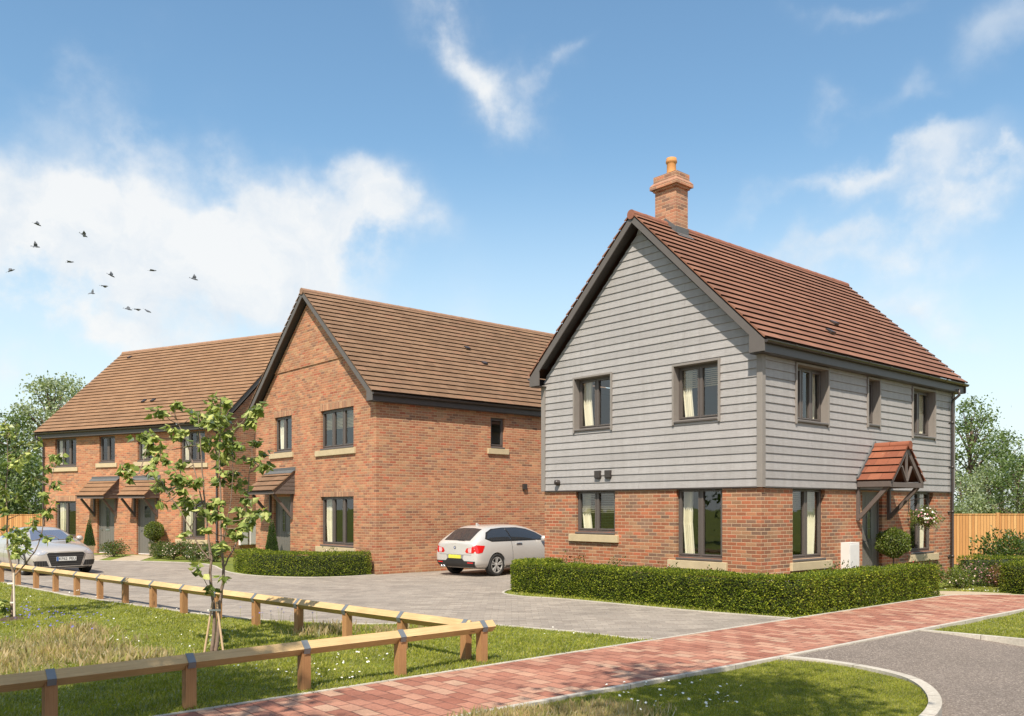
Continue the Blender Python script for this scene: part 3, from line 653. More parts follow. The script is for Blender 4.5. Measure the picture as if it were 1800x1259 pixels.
for s_ in (-1,1):
    tb.beam((pc+s_*.015,yb+.025,ze+.0),(pc+s_*.24,yb+.025,ze+.33),.045,.05,(0,1,0))
    x=pc+s_*(hw-.07)
    tb.beam((x,-pj,ze-.085),(x,-.03,ze-.085),.07,.11)            # plate
    tb.box(x-.035,x+.035,-.07,-.0,1.60,ze-.14)                    # wall post
    tb.beam((x,-.06,1.66),(x,-pj+.10,ze-.12),.065,.09)            # brace
    tb.box(pc+s_*(hw-.0)-.012,pc+s_*(hw-.0)+.012,-pj,-.05,ze-.13,ze-.01)
tb.build('canopy_frame',M['timber'],po,bevel=.004)
# chimney
ch=MB(); cx,cy=1.10,WA/2; a,b=.215,.30
def cbox(m,k,z0,z1): m.box(cx-a-k,cx+a+k,cy-b-k,cy+b+k,z0,z1)
cbox(ch,0,7.6,9.12); cbox(ch,.035,9.12,9.17); cbox(ch,.09,9.17,9.25)
k=len(ch.V); 
for z_,kk in ((9.25,.09),(9.33,.03)):
    for sx_,sy_ in ((-1,-1),(1,-1),(1,1),(-1,1)): ch.V.append((cx+sx_*(a+kk),cy+sy_*(b+kk),z_))
for i in range(4): ch.F.append([k+i,k+(i+1)%4,k+4+(i+1)%4,k+4+i]); ch.U.append(None)
cbox(ch,.027,9.33,9.47); chm=ch.build('chimney',M['brickCh'],hA)
mo=MB(); k=0
for z_,kk in ((9.47,.0),(9.51,-.10)):
    for sx_,sy_ in ((-1,-1),(1,-1),(1,1),(-1,1)): mo.V.append((cx+sx_*(a+kk),cy+sy_*(b+kk),z_))
for i in range(4): mo.F.append([i,(i+1)%4,4+(i+1)%4,4+i]); mo.U.append(None)
mo.F.append([4,5,6,7]); mo.U.append(None); mo.build('flaunching',M['stone'],chm)
pt=MB(); pt.lathe([(.125,9.46),(.12,9.5),(.108,9.56),(.104,9.74),(.112,9.76),(.128,9.78),(.130,9.82),(.118,9.84),(.118,9.88),(.10,9.88),(.095,9.5)],(cx,cy,0),24); pt.build('chimney_pot',M['pot'],chm,smooth=True)
fl=MB(); zs=lambda y: 8.33-abs(y-cy)*tanA
for s_ in (-1,1):
    yo=cy+s_*(b+.012)
    fl.box(cx-a-.02,cx+a+.02,min(cy+s_*b,yo),max(cy+s_*b,yo),zs(yo)-.05,zs(yo)+.20)
    P=[(cx-a-.03,cy+s_*(b+.01),zs(cy+b+.01)+.06),(cx+a+.10,cy+s_*(b+.01),zs(cy+b+.01)+.06),(cx+a+.10,cy+s_*(b+.11),zs(cy+b+.11)+.055),(cx-a-.03,cy+s_*(b+.11),zs(cy+b+.11)+.055)]
    fl.q(*P)
    for sx_ in (-1,1):
        x=cx+sx_*(a+.006)
        fl.prism([(cy+s_*(b+.012)-cy,zs(cy+b)-.03),(s_*.0,8.30),(0,8.47),(s_*(b+.012),zs(cy+b)+.17)],(0,1,0),(0,0,1),(x-.006,cy,0),(.012,0,0))
fl.build('lead_flashing',M['lead'],chm)
def roof_vent(roof,x,y,eave,oh,tan,par=None):
    v=MB(); z=eave+(y+oh)*tan; n=Vector((0,-tan,1)).normalized(); u=Vector((0,1,tan)).normalized(); p=Vector((x,y,z))+n*.03
    v.prism([(0,0),(.18,0),(.18,.03),(0,.07)],u,n,p,Vector((.17,0,0))); v.build('roof_vent',M['dark'],roof)
roof_vent(roofA,3.25,.36,5.12,.26,tanA); roof_vent(roofA,4.12,.75,5.12,.26,tanA)
# wall fittings
for s_ in (4.36-.06,3.98): v=MB(); GA.bx(v,s_-.10,s_+.07,2.57,2.74,.0,.09); GA.bx(v,s_-.08,s_+.05,2.55,2.57,.02,.08); v.build('vent_cover',M['dark'],hA,bevel=.008)
v=MB(); v.lathe([(.0,-.10),(.045,-.10),(.07,-.085),(.08,-.02),(.055,.0)],(0,0,0),16,axis='x'); 
v=MB(); v.tube([GA.p(5.61,2.49,0),GA.p(5.61,2.49,.02),GA.p(5.61,2.49,.12),GA.p(5.61,2.47,.14)],[.085,.07,.065,.03],16); v.build('flue_terminal',M['dark'],hA,smooth=True)
v=MB(); FA.bx(v,3.06,3.50,.10,1.13,.0,.20); FA.bx(v,3.085,3.475,.14,1.09,.20,.206); v.build('meter_box',M['white'],hA,bevel=.012)
v=MB(); v.prism([(0,0),(.34,0),(.34,.42),(0,.50)],(0,-1,0),(0,0,1),(.28,0,.02),(.62,0,0)); v.build('gas_box',M['white'],hA,bevel=.012)
downpipe(FA,8.60,0,4.52,hA,out=.10,top=(0.02,.26))
# ---------------- House B: brick house ----------------
LB,WB=10.45,7.75
hB,roofB,tanB=gable_house('brick_house',PB,ANG,LB,WB,5.13,8.70,.22,.28,22,dict(tile=M['tileB'],ridge=M['ridgeB'],barge=M['barge']),'brick house with steep front gable and brown tiled roof beside the white hatchback','house')
GB=Face((0,0,0),(0,1,0),(-1,0,0)); FB=Face((0,0,0),(1,0,0),(0,-1,0)); BB=Face((0,WB,0),(1,0,0),(0,1,0)); EB=Face((LB,0,0),(0,1,0),(1,0,0))
gB=[(1.21,3.16,.76,2.22),(5.17,6.38,.05,2.25),(1.21,3.16,3.70,4.86),(5.07,6.30,3.76,4.90)]
fB=[(4.20,4.77,3.80,4.72)]
w=MB(); E0=5.04
wall(w,GB,0,WB,-.1,E0,gB); wall(w,FB,0,LB,-.1,E0,fB); wall(w,BB,0,LB,-.1,E0,[]); wall(w,EB,0,WB,-.1,E0,[])
for F_ in (GB,EB): gable_tri(w,F_,0,WB,E0,WB/2,E0+tanB*WB/2)
w.build('wall',M['brickB'],hB)
w=MB(); zc=6.36; hh=WB/2-(zc-E0)/tanB
w.prism([(-hh,zc),(hh,zc),(0,E0+tanB*WB/2)],(0,1,0),(0,0,1),(-.03,WB/2,0),(.029,0,0)); w.build('corbelled_gable',M['brickB'],hB)
for o in (gB[0],gB[2],gB[3]): w=MB(); GB.bx(w,o[0]-.04,o[1]+.04,o[3],o[3]+.225,-.09,.003); w.build('soldier_course',M['soldierB'],hB)
window(GB,hB,*gB[0],n=3,curtain=(1,.32),stone=(1.08,3.40)); window(GB,hB,*gB[2],n=3,blind=.55,stone=(1.08,3.44)); window(GB,hB,*gB[3],n=2,curtain=(1,.34),stone=(4.94,6.62))
window(FB,hB,*fB[0],n=1,stone=(4.06,4.92))
door(GB,hB,5.2,6.38,.05,2.25,'long')
def lean_canopy(F_,par,s0,s1,zt,ze,pj,tile,posts,check=True):
    e=empty('door_canopy'); e.parent=par
    m=MB(); a=F_.p(s0,ze,pj); b=F_.p(s1,ze,pj); upv=-F_.n*(pj-.02)+Z(zt-ze)
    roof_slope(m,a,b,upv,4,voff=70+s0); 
    m.q(a-Z(.004),F_.p(s0,zt-.004,.02),F_.p(s1,zt-.004,.02),b-Z(.004),uv=((0,0),)*4)
    m.build('canopy_roof',tile,e)
    l=MB(); u=upv.normalized(); nn=F_.d.cross(u); nn=nn if nn.z>0 else -nn
    l.pbox(F_.p(s0-.01,zt,.02)-u*.14+nn*.036,F_.d*(s1-s0+.02),u*.15,nn*.008); F_.bx(l,s0-.01,s1+.01,zt,zt+.13,0,.022); l.build('lead_flashing',M['lead'],e)
    t=MB()
    F_.bx(t,s0+.02,s1-.02,ze-.10,ze-.012,pj-.06,pj-.03)      # front fascia
    for s_ in (s0+.03,s1-.08):
        # triangular cheek with rafter
        t.prism([(.0,ze-.09),(pj-.06,ze-.09),(pj-.06,ze-.02),(0,zt-.03)],F_.n,(0,0,1),F_.p(s_+.01,0,0),F_.d*.03)
        for k in range(1,5):
            z=ze-.09+(zt-ze)*k/5; xx=(pj-.06)*(1-k/5)
            if xx>.05: t.pbox(F_.p(s_ if s_<(s0+s1)/2 else s_+.04,z,.0),F_.n*xx,Z(.022),F_.d*.012)
        t.beam(F_.p(s_+.025,ze-.02,pj-.05),F_.p(s_+.025,zt-.05,.02),.05,.06)
    for s_ in posts:
        F_.bx(t,s_-.035,s_+.035,1.52,ze-.10,0,.07); t.beam(F_.p(s_,1.60,.05),F_.p(s_,ze-.11,pj-.12),.065,.085)
    t.build('canopy_frame',M['timber'],e,bevel=.003); return e
lean_canopy(GB,hB,4.82,6.80,3.07,2.42,.78,M['tileB'],(5.02,6.55))
v=MB(); FB.bx(v,5.52,5.68,2.48,2.66,0,.08); v.build('vent_cover',M['dark'],hB,bevel=.008)
roof_vent(roofB,4.9,2.15,5.13,.22,tanB); roof_vent(roofB,5.12,1.5,5.13,.22,tanB)
# ---------------- House C: terrace of homes ----------------
LC,WC=10.77,8.4; AC=math.atan2(-.467,.884)
hC,roofC,tanC=gable_house('terraced_house',PC,AC,LC,WC,5.12,9.27,.30,.14,26,dict(tile=M['tileC'],ridge=M['ridgeB'],barge=M['barge']),'long low terrace with two front doors and a wide brown tiled roof','house')
FC=Face((0,0,0),(1,0,0),(0,-1,0)); SC=Face((LC,0,0),(0,1,0),(1,0,0)); BC=Face((0,WC,0),(1,0,0),(0,1,0)); EC=Face((0,0,0),(0,1,0),(-1,0,0))
fC=[(.90,2.25,.66,2.17),(3.61,4.66,.02,2.25),(6.0,7.06,.02,2.25),(8.54,9.82,.72,2.17),(.87,2.27,3.66,4.84),(3.74,4.70,3.78,4.84),(6.06,7.02,3.78,4.84),(8.50,9.82,3.66,4.84)]
w=MB(); E0=5.0
wall(w,FC,0,LC,-.1,E0,fC); wall(w,SC,0,WC,-.1,E0,[]); wall(w,BC,0,LC,-.1,E0,[]); wall(w,EC,0,WC,-.1,E0,[])
for F_ in (SC,EC): gable_tri(w,F_,0,WC,E0,WC/2,E0+tanC*WC/2)
w.build('wall',M['brickC'],hC)
for o in (fC[0],fC[3]): w=MB(); FC.bx(w,o[0]-.04,o[1]+.04,o[3],o[3]+.225,-.09,.003); w.build('soldier_course',M['soldierB'],hC)
for i,kw in ((0,dict(curtain=(-1,.3),stone=(.70,2.42))),(3,dict(curtain=(-1,.3),stone=(8.26,10.0))),(4,dict(curtain=(-1,.34),n=3,stone=(.66,2.40))),(5,dict(stone=(3.56,4.86))),(6,dict(curtain=(-1,.26),stone=(5.88,7.16))),(7,dict(curtain=(-1,.34),n=3,stone=(8.3,10.0)))):
    kw.setdefault('n',2); window(FC,hC,*fC[i],**kw)
door(FC,hC,*fC[1],'long',True); door(FC,hC,*fC[2],'square',True)
lean_canopy(FC,hC,3.29,4.98,3.05,2.36,.76,M['tileP' if 0 else 'tileC'],(3.47,4.80))
lean_canopy(FC,hC,5.82,7.38,3.05,2.36,.76,M['tileC'],(5.92,7.22))
downpipe(FC,.18,0,4.56,hC,out=.08,top=(-.06,.33)); downpipe(FC,10.52,0,4.6,hC,out=.08,top=(0,.33))
for a,b in ((.78,1.18),(1.30,1.72)): v=MB(); SC.bx(v,a,b,.45,1.28,0,.10); SC.bx(v,a+.025,b-.025,.475,1.255,.10,.105); v.build('meter_box',M['white'],hC,bevel=.01)
for x,y in ((.75,3.74),(5.2,.9),(5.75,.9)): roof_vent(roofC,x,y,5.12,.30,tanC)
# ================= GROUND =================
XD=Vector((.753,.658,0)); YD=Vector((-.659,.752,0))
def AF(a,b): return (PA[0]+a*XD.x+b*YD.x, PA[1]+a*XD.y+b*YD.y)
def sheet(name, poly, z, mat, kind='structure', rz=0, thick=0):
    m=MB(); P=[(p[0],p[1],z if len(p)<3 else p[2]) for p in poly]
    ar=sum(P[i][0]*P[(i+1)%len(P)][1]-P[(i+1)%len(P)][0]*P[i][1] for i in range(len(P)))
    if ar<0: P.reverse()
    bm=bmesh.new(); f=bm.faces.new([bm.verts.new(p) for p in P]); bmesh.ops.triangulate(bm,faces=[f])
    me=bpy.data.meshes.new(name); bm.to_mesh(me); bm.free()
    o=link(name,me,mat); tag(o,kind=kind); return o
def smooth_line(P,k=6):
    out=[]
    for i in range(len(P)-1):
        p0=P[max(i-1,0)];p1=P[i];p2=P[i+1];p3=P[min(i+2,len(P)-1)]
        for j in range(k):
            t=j/k; out.append(tuple(.5*((2*p1[d])+(-p0[d]+p2[d])*t+(2*p0[d]-5*p1[d]+4*p2[d]-p3[d])*t*t+(-p0[d]+3*p1[d]-3*p2[d]+p3[d])*t**3) for d in (0,1)))
    out.append(tuple(P[-1])); return out
def ribbon(name, P, w, z0, z1, mat, kind='structure', label=None, side=0):
    m=MB(); n=len(P); Lf=[];Rt=[];acc=[0]
    for i in range(n):
        a=Vector((*P[max(i-1,0)],0)); b=Vector((*P[min(i+1,n-1)],0)); d=(b-a).normalized(); nr=Vector((-d.y,d.x,0)); p=Vector((*P[i],0))
        Lf.append(p+nr*w*(.5+side*.5)); Rt.append(p-nr*w*(.5-side*.5))
        if i: acc.append(acc[-1]+(Vector(P[i])-Vector(P[i-1])).length)
    for i in range(n-1):
        u=((acc[i],0),(acc[i+1],0),(acc[i+1],1),(acc[i],1)); A,B,C_,D=Rt[i],Rt[i+1],Lf[i+1],Lf[i]
        m.q(A+Z(z1),B+Z(z1),C_+Z(z1),D+Z(z1),uv=u); m.q(A+Z(z0),B+Z(z0),B+Z(z1),A+Z(z1),uv=u); m.q(C_+Z(z0),D+Z(z0),D+Z(z1),C_+Z(z1),uv=u)
    for i in (0,n-1): m.q(Rt[i]+Z(z0),Lf[i]+Z(z0),Lf[i]+Z(z1),Rt[i]+Z(z1),uv=((0,0),)*4)
    return m.build(name,mat,kind=kind)
sheet('ground',[(-1500,-1500),(1500,-1500),(1500,1500),(-1500,1500)],-.17,M['lawn'])
TOP=[AF(-60,-1.60),AF(-5,-1.60),AF(4.2,-1.66),AF(4.7,-1.75),AF(5.24,-2.05),AF(5.8,-2.72),AF(8,-6.2)]
BOT=[AF(-60,-3.30),AF(-10,-3.32),AF(-7,-3.42),AF(-4.98,-3.5),AF(-1.27,-3.56),AF(3.02,-3.64),AF(4.4,-4.2),AF(6.4,-7.)]
sheet('lawn',[AF(-200,-1.60),*TOP[1:],AF(60,-60),AF(250,60),AF(250,300),AF(-200,300)],0.,M['lawn'])
sheet('red_paved_path',TOP+BOT[::-1],.008,M['redpath'])
ribbon('path_edging',TOP,.055,-.05,.016,M['kerb'],side=1); ribbon('path_edging',BOT,.07,-.16,.018,M['kerb'],side=-1)
# road with a gentle ramp up to the path
m=MB(); aa=[-40,-12,-8,-6,-5.2,-4.9,-4.4,-3.8,-3,-2.2,-1.6,-1.2,-.9,0,3,8,40]; bb=[-3.57,-3.8,-4.1,-4.5,-5,-5.6,-7,-12,-30]
def rz(a,b):
    t=max(0,min(1,(b+5.4)/1.8)); t=t*t*(3-2*t); w_=max(0,min(1,(a+5.6)/.5))*max(0,min(1,(-.6-a)/.5)); return -.10+.10*t*w_
idx={}
for i,a in enumerate(aa):
    for j,b in enumerate(bb): x,y=AF(a,b); idx[i,j]=m.v((x,y,rz(a,b)))
for i in range(len(aa)-1):
    for j in range(len(bb)-1): m.F.append([idx[i,j+1],idx[i+1,j+1],idx[i+1,j],idx[i,j]]); m.U.append(None)
m.build('road',M['asphalt'],kind='structure')
K1=smooth_line([G(*p) for p in [(1379,1155),(1465,1164.5),(1550,1179),(1612,1198),(1643,1229),(1628,1262),(1560,1300),(1420,1350),(1100,1420),(600,1520)]])
ribbon('road_kerb',K1,.12,-.15,.014,M['kerb'])
K1i=K1; isl=[AF(-4.98,-3.53),AF(-7,-3.45),AF(-10,-3.36),AF(-16,-3.33)]+[K1[-1]]+K1[::-1][1:]
sheet('verge',isl,-.05,M['lawn'])
K2=smooth_line([G(*p) for p in [(1611,1108),(1660,1112),(1720,1117.5),(1800,1125),(1900,1138),(2100,1175)]])
ribbon('road_kerb',K2,.10,-.15,.014,M['kerb'])
isl2=[AF(-1.25,-3.6),AF(3.02,-3.68),AF(4.4,-4.24),AF(6.4,-7.0)]+K2[::-1]
sheet('verge',isl2,-.05,M['lawn'])
DR_near=[(-20.5,29.0),(-12.92,21.96),(-9.46,18.56),(-6.23,15.89),(-4.87,14.9),(-3.7,14.3),(-2.6,14.02),(-1.5,14.0),(-.37,13.98),(.87,13.2),(1.86,12.33)]
DR_A=smooth_line([AF(-1.52,-1.55),AF(-1.93,.4),AF(-2.21,3.14),AF(-2.50,4.1),AF(-2.45,4.8),AF(-2.1,5.25),AF(-1.5,5.6),AF(-.6,5.75),AF(0,5.78)],5)
DR_B=smooth_line([(-3.83,24.42),(-4.5,23.72),(-5.6,23.42),(-7.0,23.95),(-8.0,24.95),(-8.75,26.2),(-9.5,27.8)],5)
DR_C=smooth_line([(-9.5,27.8),(-10.4,29.2),(-11.63,30.0),(-13.2,30.62),(-14.89,30.9),(-17.,32.0),(-20,34.2),(-26,38)],4)
sheet('driveway',DR_near+DR_A+[AF(0,6.13),AF(9,6.13),AF(12,9.5),(4.1,31.4)]+DR_B+DR_C[1:]+[(-30,36)],.006,M['drive'])
ribbon('drive_edging',DR_near,.06,-.05,.016,M['kerb'],side=1); ribbon('drive_edging',DR_A,.055,-.05,.02,M['kerb'],side=-1)
ribbon('drive_edging',DR_B+DR_C[1:],.07,-.05,.02,M['kerb'],side=-1)
sheet('front_path',[AF(3.9,0),AF(5.1,0),AF(5.15,-.85),AF(5.75,-1.5),AF(6.0,-2.4),AF(5.6,-2.45),AF(5.1,-1.9),AF(4.5,-1.66),AF(3.95,-1.6)],.007,M['tan'])
sheet('front_path',[G(162,975.2),G(205,975.5),G(172,985.6),G(120,985.2)],.006,M['tan']); sheet('front_path',[G(232,976),G(273,977),G(243,987.0),G(190,986.4)],.006,M['tan'])
# ---------------- knee rail fence
def poly_sample(poly,n,dens=None):
    P=np.array(poly)[:,:2]; bm=bmesh.new(); f=bm.faces.new([bm.verts.new((*p,0)) for p in P]); T=bmesh.ops.triangulate(bm,faces=[f])['faces']
    tri=np.array([[v.co[:2] for v in t.verts] for t in T]); bm.free()
    ar=np.abs(np.cross(tri[:,1]-tri[:,0],tri[:,2]-tri[:,0]))/2; 
    i=rng.choice(len(tri),n,p=ar/ar.sum()); r=rng.random((n,2)); s=r.sum(1)>1; r[s]=1-r[s]
    return tri[i,0]+r[:,:1]*(tri[i,1]-tri[i,0])+r[:,1:]*(tri[i,2]-tri[i,0]), ar.sum()
kf=empty('knee_rail_fence',(-.37,10.54,0),0,'low timber knee rail fence of two runs meeting in a point beside the red path','fence')
kf_l=Vector(kf.location)
def rail(p0,p1,name='rail'):
    p0=Vector((*p0,.440)); p1=Vector((*p1,.440)); d=(p1-p0).normalized(); s=d.cross(Vector((0,0,1))); h=.072; m=MB(); L_=(p1-p0).length
    C_=[Vector((0,0,h)),s*h,Vector((0,0,-h)),-s*h]; nn=int(L_/1.19)+1
    for i in range(4):
        a,b=C_[i],C_[(i+1)%4]; m.q(p0+a,p0+b,p1+b,p1+a,uv=((0,i*.3),(0,i*.3+.1),(L_,i*.3+.1),(L_,i*.3)))
    for p in (p0,p1): m.q(*[p+c for c in C_],uv=((0,0),(.1,0),(.1,.1),(0,.1)))
    m.V=[tuple(Vector(v)-kf_l) for v in m.V]; return m.build('rail',M['pale_wood'],kf,bevel=.004)
def post(x,y,d):
    m=MB(); d=Vector((*d,0)).normalized(); s=Vector((-d.y,d.x,0)); w=.05; o=Vector((x,y,0))-kf_l
    def P(a,b,z): return o+d*a*w+s*b*w+Z(z)
    zt=.43; zn=.385
    for (a0,b0),(a1,b1) in (((-1,-1),(1,-1)),((1,1),(-1,1))):
        m.q(P(a0,b0,-.05),P(a1,b1,-.05),P(a1,b1,zt),P(a0,b0,zt),uv=((-.05,0),(-.05,.1),(zt,.1),(zt,0)))
    for a in (-1,1):
        m.q(P(a,-1,-.05),P(a,1,-.05),P(a,1,zt),P(a,0,zn),P(a,-1,zt),uv=((-.05,.2),(-.05,.3),(zt,.3),(zn,.25),(zt,.2)))
    m.q(P(-1,-1,zt),P(1,-1,zt),P(1,0,zn),P(-1,0,zn),uv=((0,0),)*4); m.q(P(-1,0,zn),P(1,0,zn),P(1,1,zt),P(-1,1,zt),uv=((0,0),)*4)
    k=random.random()*9; m.U=[tuple((u[0]+k,u[1]+k) for u in U) for U in m.U]
    m.build('post',M['post_wood'],kf,bevel=.003)
    st=MB(); h=.0755; c=o+Z(.440); hw=.036
    for sg in (-1,1):
        a=c+Z(h); b=c+s*sg*h; st.pbox(a-d*hw,(b-a),d*2*hw,(s*sg+Z(1)).normalized()*.004)
        st.pbox(b-d*hw+s*sg*.0-Z(.0),Z(-.055)-s*sg*.018,d*2*hw,s*sg*.004)
    st.build('strap',M['strap'],kf)
M['strap']=simple('galvanised_strap',(.22,.235,.25),.5,.5,var=.1)
db=(-.737,.676); df=(-.745,-.667); q0=(-.564,10.65); q1=(-.365,10.54)
for i in range(18): post(q0[0]+db[0]*1.193*i,q0[1]+db[1]*1.193*i,db)
for i in range(6): post(q1[0]+df[0]*1.19*i,q1[1]+df[1]*1.19*i,df)
rail((-.50,10.59),(q0[0]+db[0]*22,q0[1]+db[1]*22)); rail((q1[0]-df[0]*.17,q1[1]-df[1]*.17),(q1[0]+df[0]*7,q1[1]+df[1]*7))
# ---------------- boundary fences
def board_fence(p0,p1,h,label):
    p0=Vector((*p0,0)); p1=Vector((*p1,0)); d=p1-p0; L_=d.length; e=empty('board_fence',p0,math.atan2(d.y,d.x),label,'fence','board garden fences')
    x=0
    while x<L_:
        x1=min(x+1.83,L_); m=MB(); 
        b=x+.06
        while b<x1-.06: m.pbox((b,-.012,.02),(.10,0,0),(0,.012,0),(0,0,h-.03)); b+=.1005
        m.build('boards',M['fencewood'],e)
        c=MB(); c.box(x+.06,x1-.06,-.03,.03,h-.008,h+.03); c.box(x+.06,x1-.06,.002,.05,.35,.43); c.box(x+.06,x1-.06,.002,.05,h-.4,h-.32); c.build('fence_rail',M['fencewood'],e)
        c=MB(); c.box(x-.05,x+.05,-.035,.06,0,h+.06); c.build('fence_post',M['fencewood'],e,bevel=.005); x=x1
board_fence((12.5,28.6),(24,29.6),1.66,'upright board garden fence to the right of the grey boarded house')
board_fence((-36,41.5),(-20.6,39.5),1.56,'upright board garden fence to the left of the terrace, behind the silver car')
# ================= VEGETATION =================
def hedge(name, P, w, h, label, n, loc=None, grp='clipped box hedges', mat='hedge', ls=.028):
    P=smooth_line(P,6) if len(P)>2 else P; o=Vector((*P[0],0)); e=empty('hedge',o,0,label,'hedge',grp)
    pts=[Vector((*p,0))-o for p in P]; seg=[(pts[i+1]-pts[i]).length for i in range(len(pts)-1)]; tot=sum(seg)
    core=MB(); k=.085
    nrm=[]
    for i in range(len(pts)):
        d=(pts[min(i+1,len(pts)-1)]-pts[max(i-1,0)]).normalized(); nrm.append(Vector((-d.y,d.x,0)))
    sec=[(-w/2+k,.03),(-w/2+k,h-k-.04),(-w/2+k+.05,h-k),(w/2-k-.05,h-k),(w/2-k,h-k-.04),(w/2-k,.03)]
    R_=[[p+n_*a+Z(z) for a,z in sec] for p,n_ in zip(pts,nrm)]
    d0=(pts[1]-pts[0]).normalized(); d1=(pts[-1]-pts[-2]).normalized(); R_[0]=[v+d0*k for v in R_[0]]; R_[-1]=[v-d1*k for v in R_[-1]]
    for i in range(len(R_)-1):
        for j in range(5): core.q(R_[i][j],R_[i+1][j],R_[i+1][j+1],R_[i][j+1])
    core.q(*R_[0]); core.q(*R_[-1][::-1]); core.build('branches',M['hedgecore'],e)
    cum=np.cumsum([0]+seg); X=[];N_=[]
    per=2*h+w; ends=2*w*h/(tot*per+2*w*h)
    t=rng.random(n)*tot
    ta=np.array([math.acos(max(-1,min(1,nrm[i].dot(nrm[i+1])))) for i in range(len(seg))])*w/2; nx=int(n*ta.sum()/(tot+ta.sum()))
    if nx>0 and ta.sum()>1e-6:
        si=rng.choice(len(seg),nx,p=ta/ta.sum()); t[:nx]=cum[si]+rng.random(nx)*np.array(seg)[si]
    u=rng.random(n)*per; en=rng.random(n)<ends
    A=np.array([tuple(p) for p in pts]); NR=np.array([tuple(p) for p in nrm])
    i=np.clip(np.searchsorted(cum,t)-1,0,len(seg)-1); f=(t-cum[i])/np.array(seg)[i]
    base=A[i]+(A[i+1]-A[i])*f[:,None]; nr=unit(NR[i]+(NR[i+1]-NR[i])*f[:,None])
    a=np.where(u<h,-w/2,np.where(u<h+w,u-h-w/2,w/2)); z=np.where(u<h,u,np.where(u<h+w,h,u-h-w))
    side=np.where(u<h,-1.,np.where(u<h+w,0.,1.)); nv=nr*side[:,None]+np.array([0,0,1.])*(side==0)[:,None]
    # ends
    ee=np.where(rng.random(n)<.5,0,1); dv=np.array([tuple(-d0),tuple(d1)]); ep=A[np.where(ee==0,0,len(A)-1)]; en_n=dv[ee]
    ra=(rng.random(n)-.5)*w; rz_=rng.random(n)*h
    P_=base+nr*a[:,None]; P_[:,2]=z; en_nr=NR[np.where(ee==0,0,len(A)-1)]
    Pe=ep+en_nr*ra[:,None]; Pe[:,2]=rz_; P_[en]=Pe[en]; nv[en]=en_n[en]
    # round upper edges and make surface uneven
    wob=np.sin(P_[:,0]*5.1+P_[:,1]*3.3)*np.sin(P_[:,1]*6.3-P_[:,0]*2.1+P_[:,2]*4)*.018+np.sin(P_[:,0]*17+P_[:,2]*13)*np.sin(P_[:,1]*19)*.012
    wob=wob+np.sin(P_[:,0]*9.3+P_[:,1]*11.7+P_[:,2]*2)*.016+np.sin(P_[:,0]*3.1-P_[:,1]*2.7)*.012
    P_+=nv*(wob-.045+rng.random(n)*.07-(rng.random(n)**2)*.03)[:,None]
    top=(P_[:,2]>h-.05)&(side!=0); P_[top]-= nv[top]*.022
    dirs=unit(nv*.8+rdir(n)*.9+np.array([0,0,.1])); up=nv*.45+.5*rdir(n)+np.array([0,0,.75])
    o_=leaves('foliage',P_,dirs,ls*(.7+.6*rng.random(n)),M[mat],e,w=.7,shape='quad',up=up)
    return e
hA_=hedge('h',[AF(-.30,5.42),AF(-.95,5.42),AF(-1.5,5.2),AF(-1.68,4.7),AF(-1.52,3.0),AF(-1.36,1.),AF(-1.2,-.75),AF(-1.05,-1.2),AF(-.6,-1.27),AF(1.5,-1.28),AF(4.22,-1.32)],.56,.66,'long clipped L-shaped box hedge round the grey boarded house, beside the red path',125000,ls=.032)
hedge('h',[(-4.1,24.62),(-5.4,23.98),(-6.9,24.55),(-8.0,25.95)],.62,.64,'curved clipped hedge in front of the brick house with the gable',30000,ls=.032)
hedge('h',[(11.15,19.55),(11.55,18.7),(12.6,17.6)],.62,.66,'clipped hedge at the right edge of the picture, at the bend of the red path',26000)
hedge('h',[(11.05,21.45),(13,21.35),(15.5,21.1)],.55,.68,'dark clipped hedge behind the pink flowering bushes, right of the house',16000)
def blob_pts(n,r,c=(0,0,0),shell=.55,noise_=.16,flat=0):
    d=rdir(n); rr=(shell+(1-shell)*rng.random(n)**.6)
    f=1+noise_*np.sin(d[:,0]*5+c[0]*3)*np.sin(d[:,1]*6+c[1])+noise_*np.sin(d[:,2]*7+d[:,0]*4+c[2])
    return d*np.array(r)*(rr*f)[:,None]+np.array(c),d
def bush(loc,r,h,label,cat='shrub',leaf='bushleaf',n=1600,ls=.05,flowers=None,nf=120,group=None,name='shrub',fs=.022):
    e=empty(name,(loc[0],loc[1],loc[2] if len(loc)>2 else 0),random.random()*6,label,cat,group)
    Ps=[];Ds=[]
    for k in range(5):
        a=k*1.26+random.random(); c=(math.cos(a)*r*.42,math.sin(a)*r*.42,h*random.uniform(.38,.6))
        p,d=blob_pts(n//5,(r*.62,r*.62,h*.42),c,.5,.25); Ps.append(p);Ds.append(d)
    P_=np.concatenate(Ps); D=np.concatenate(Ds); P_[:,2]=np.abs(P_[:,2])
    leaves('foliage',P_,unit(D*.6+rdir(len(D))*.8+np.array([0,0,.4])),ls*(.6+.8*rng.random(len(D))),M[leaf],e,w=.55)
    s=MB()
    for k in range(9):
        a=k*.7; s.tube([(0,0,0),(math.cos(a)*r*.3,math.sin(a)*r*.3,h*.4),(math.cos(a)*r*.6,math.sin(a)*r*.6,h*.75)],[.012,.008,.004],5)
    s.build('stems',M['bark'],e)
    if flowers:
        i=rng.choice(len(P_),nf); q=P_[i]+D[i]*.03; q=q[q[:,2]>h*.25]; m=MB()
        for p in q:
            nn=Vector(rng.normal(size=3)*.4)+Vector((0,0,.6)); nn.normalize(); x=nn.orthogonal().normalized(); y=nn.cross(x); c=Vector(p)
            m.q(*[c+(x*math.cos(t)+y*math.sin(t))*fs*(1 if j%2 else .7) for j,t in enumerate([i_*math.pi/4 for i_ in range(8)])])
        m.build('flowers',M[flowers],e,kind='stuff')
    return e
gpl='flowering shrubs in front of the terrace'
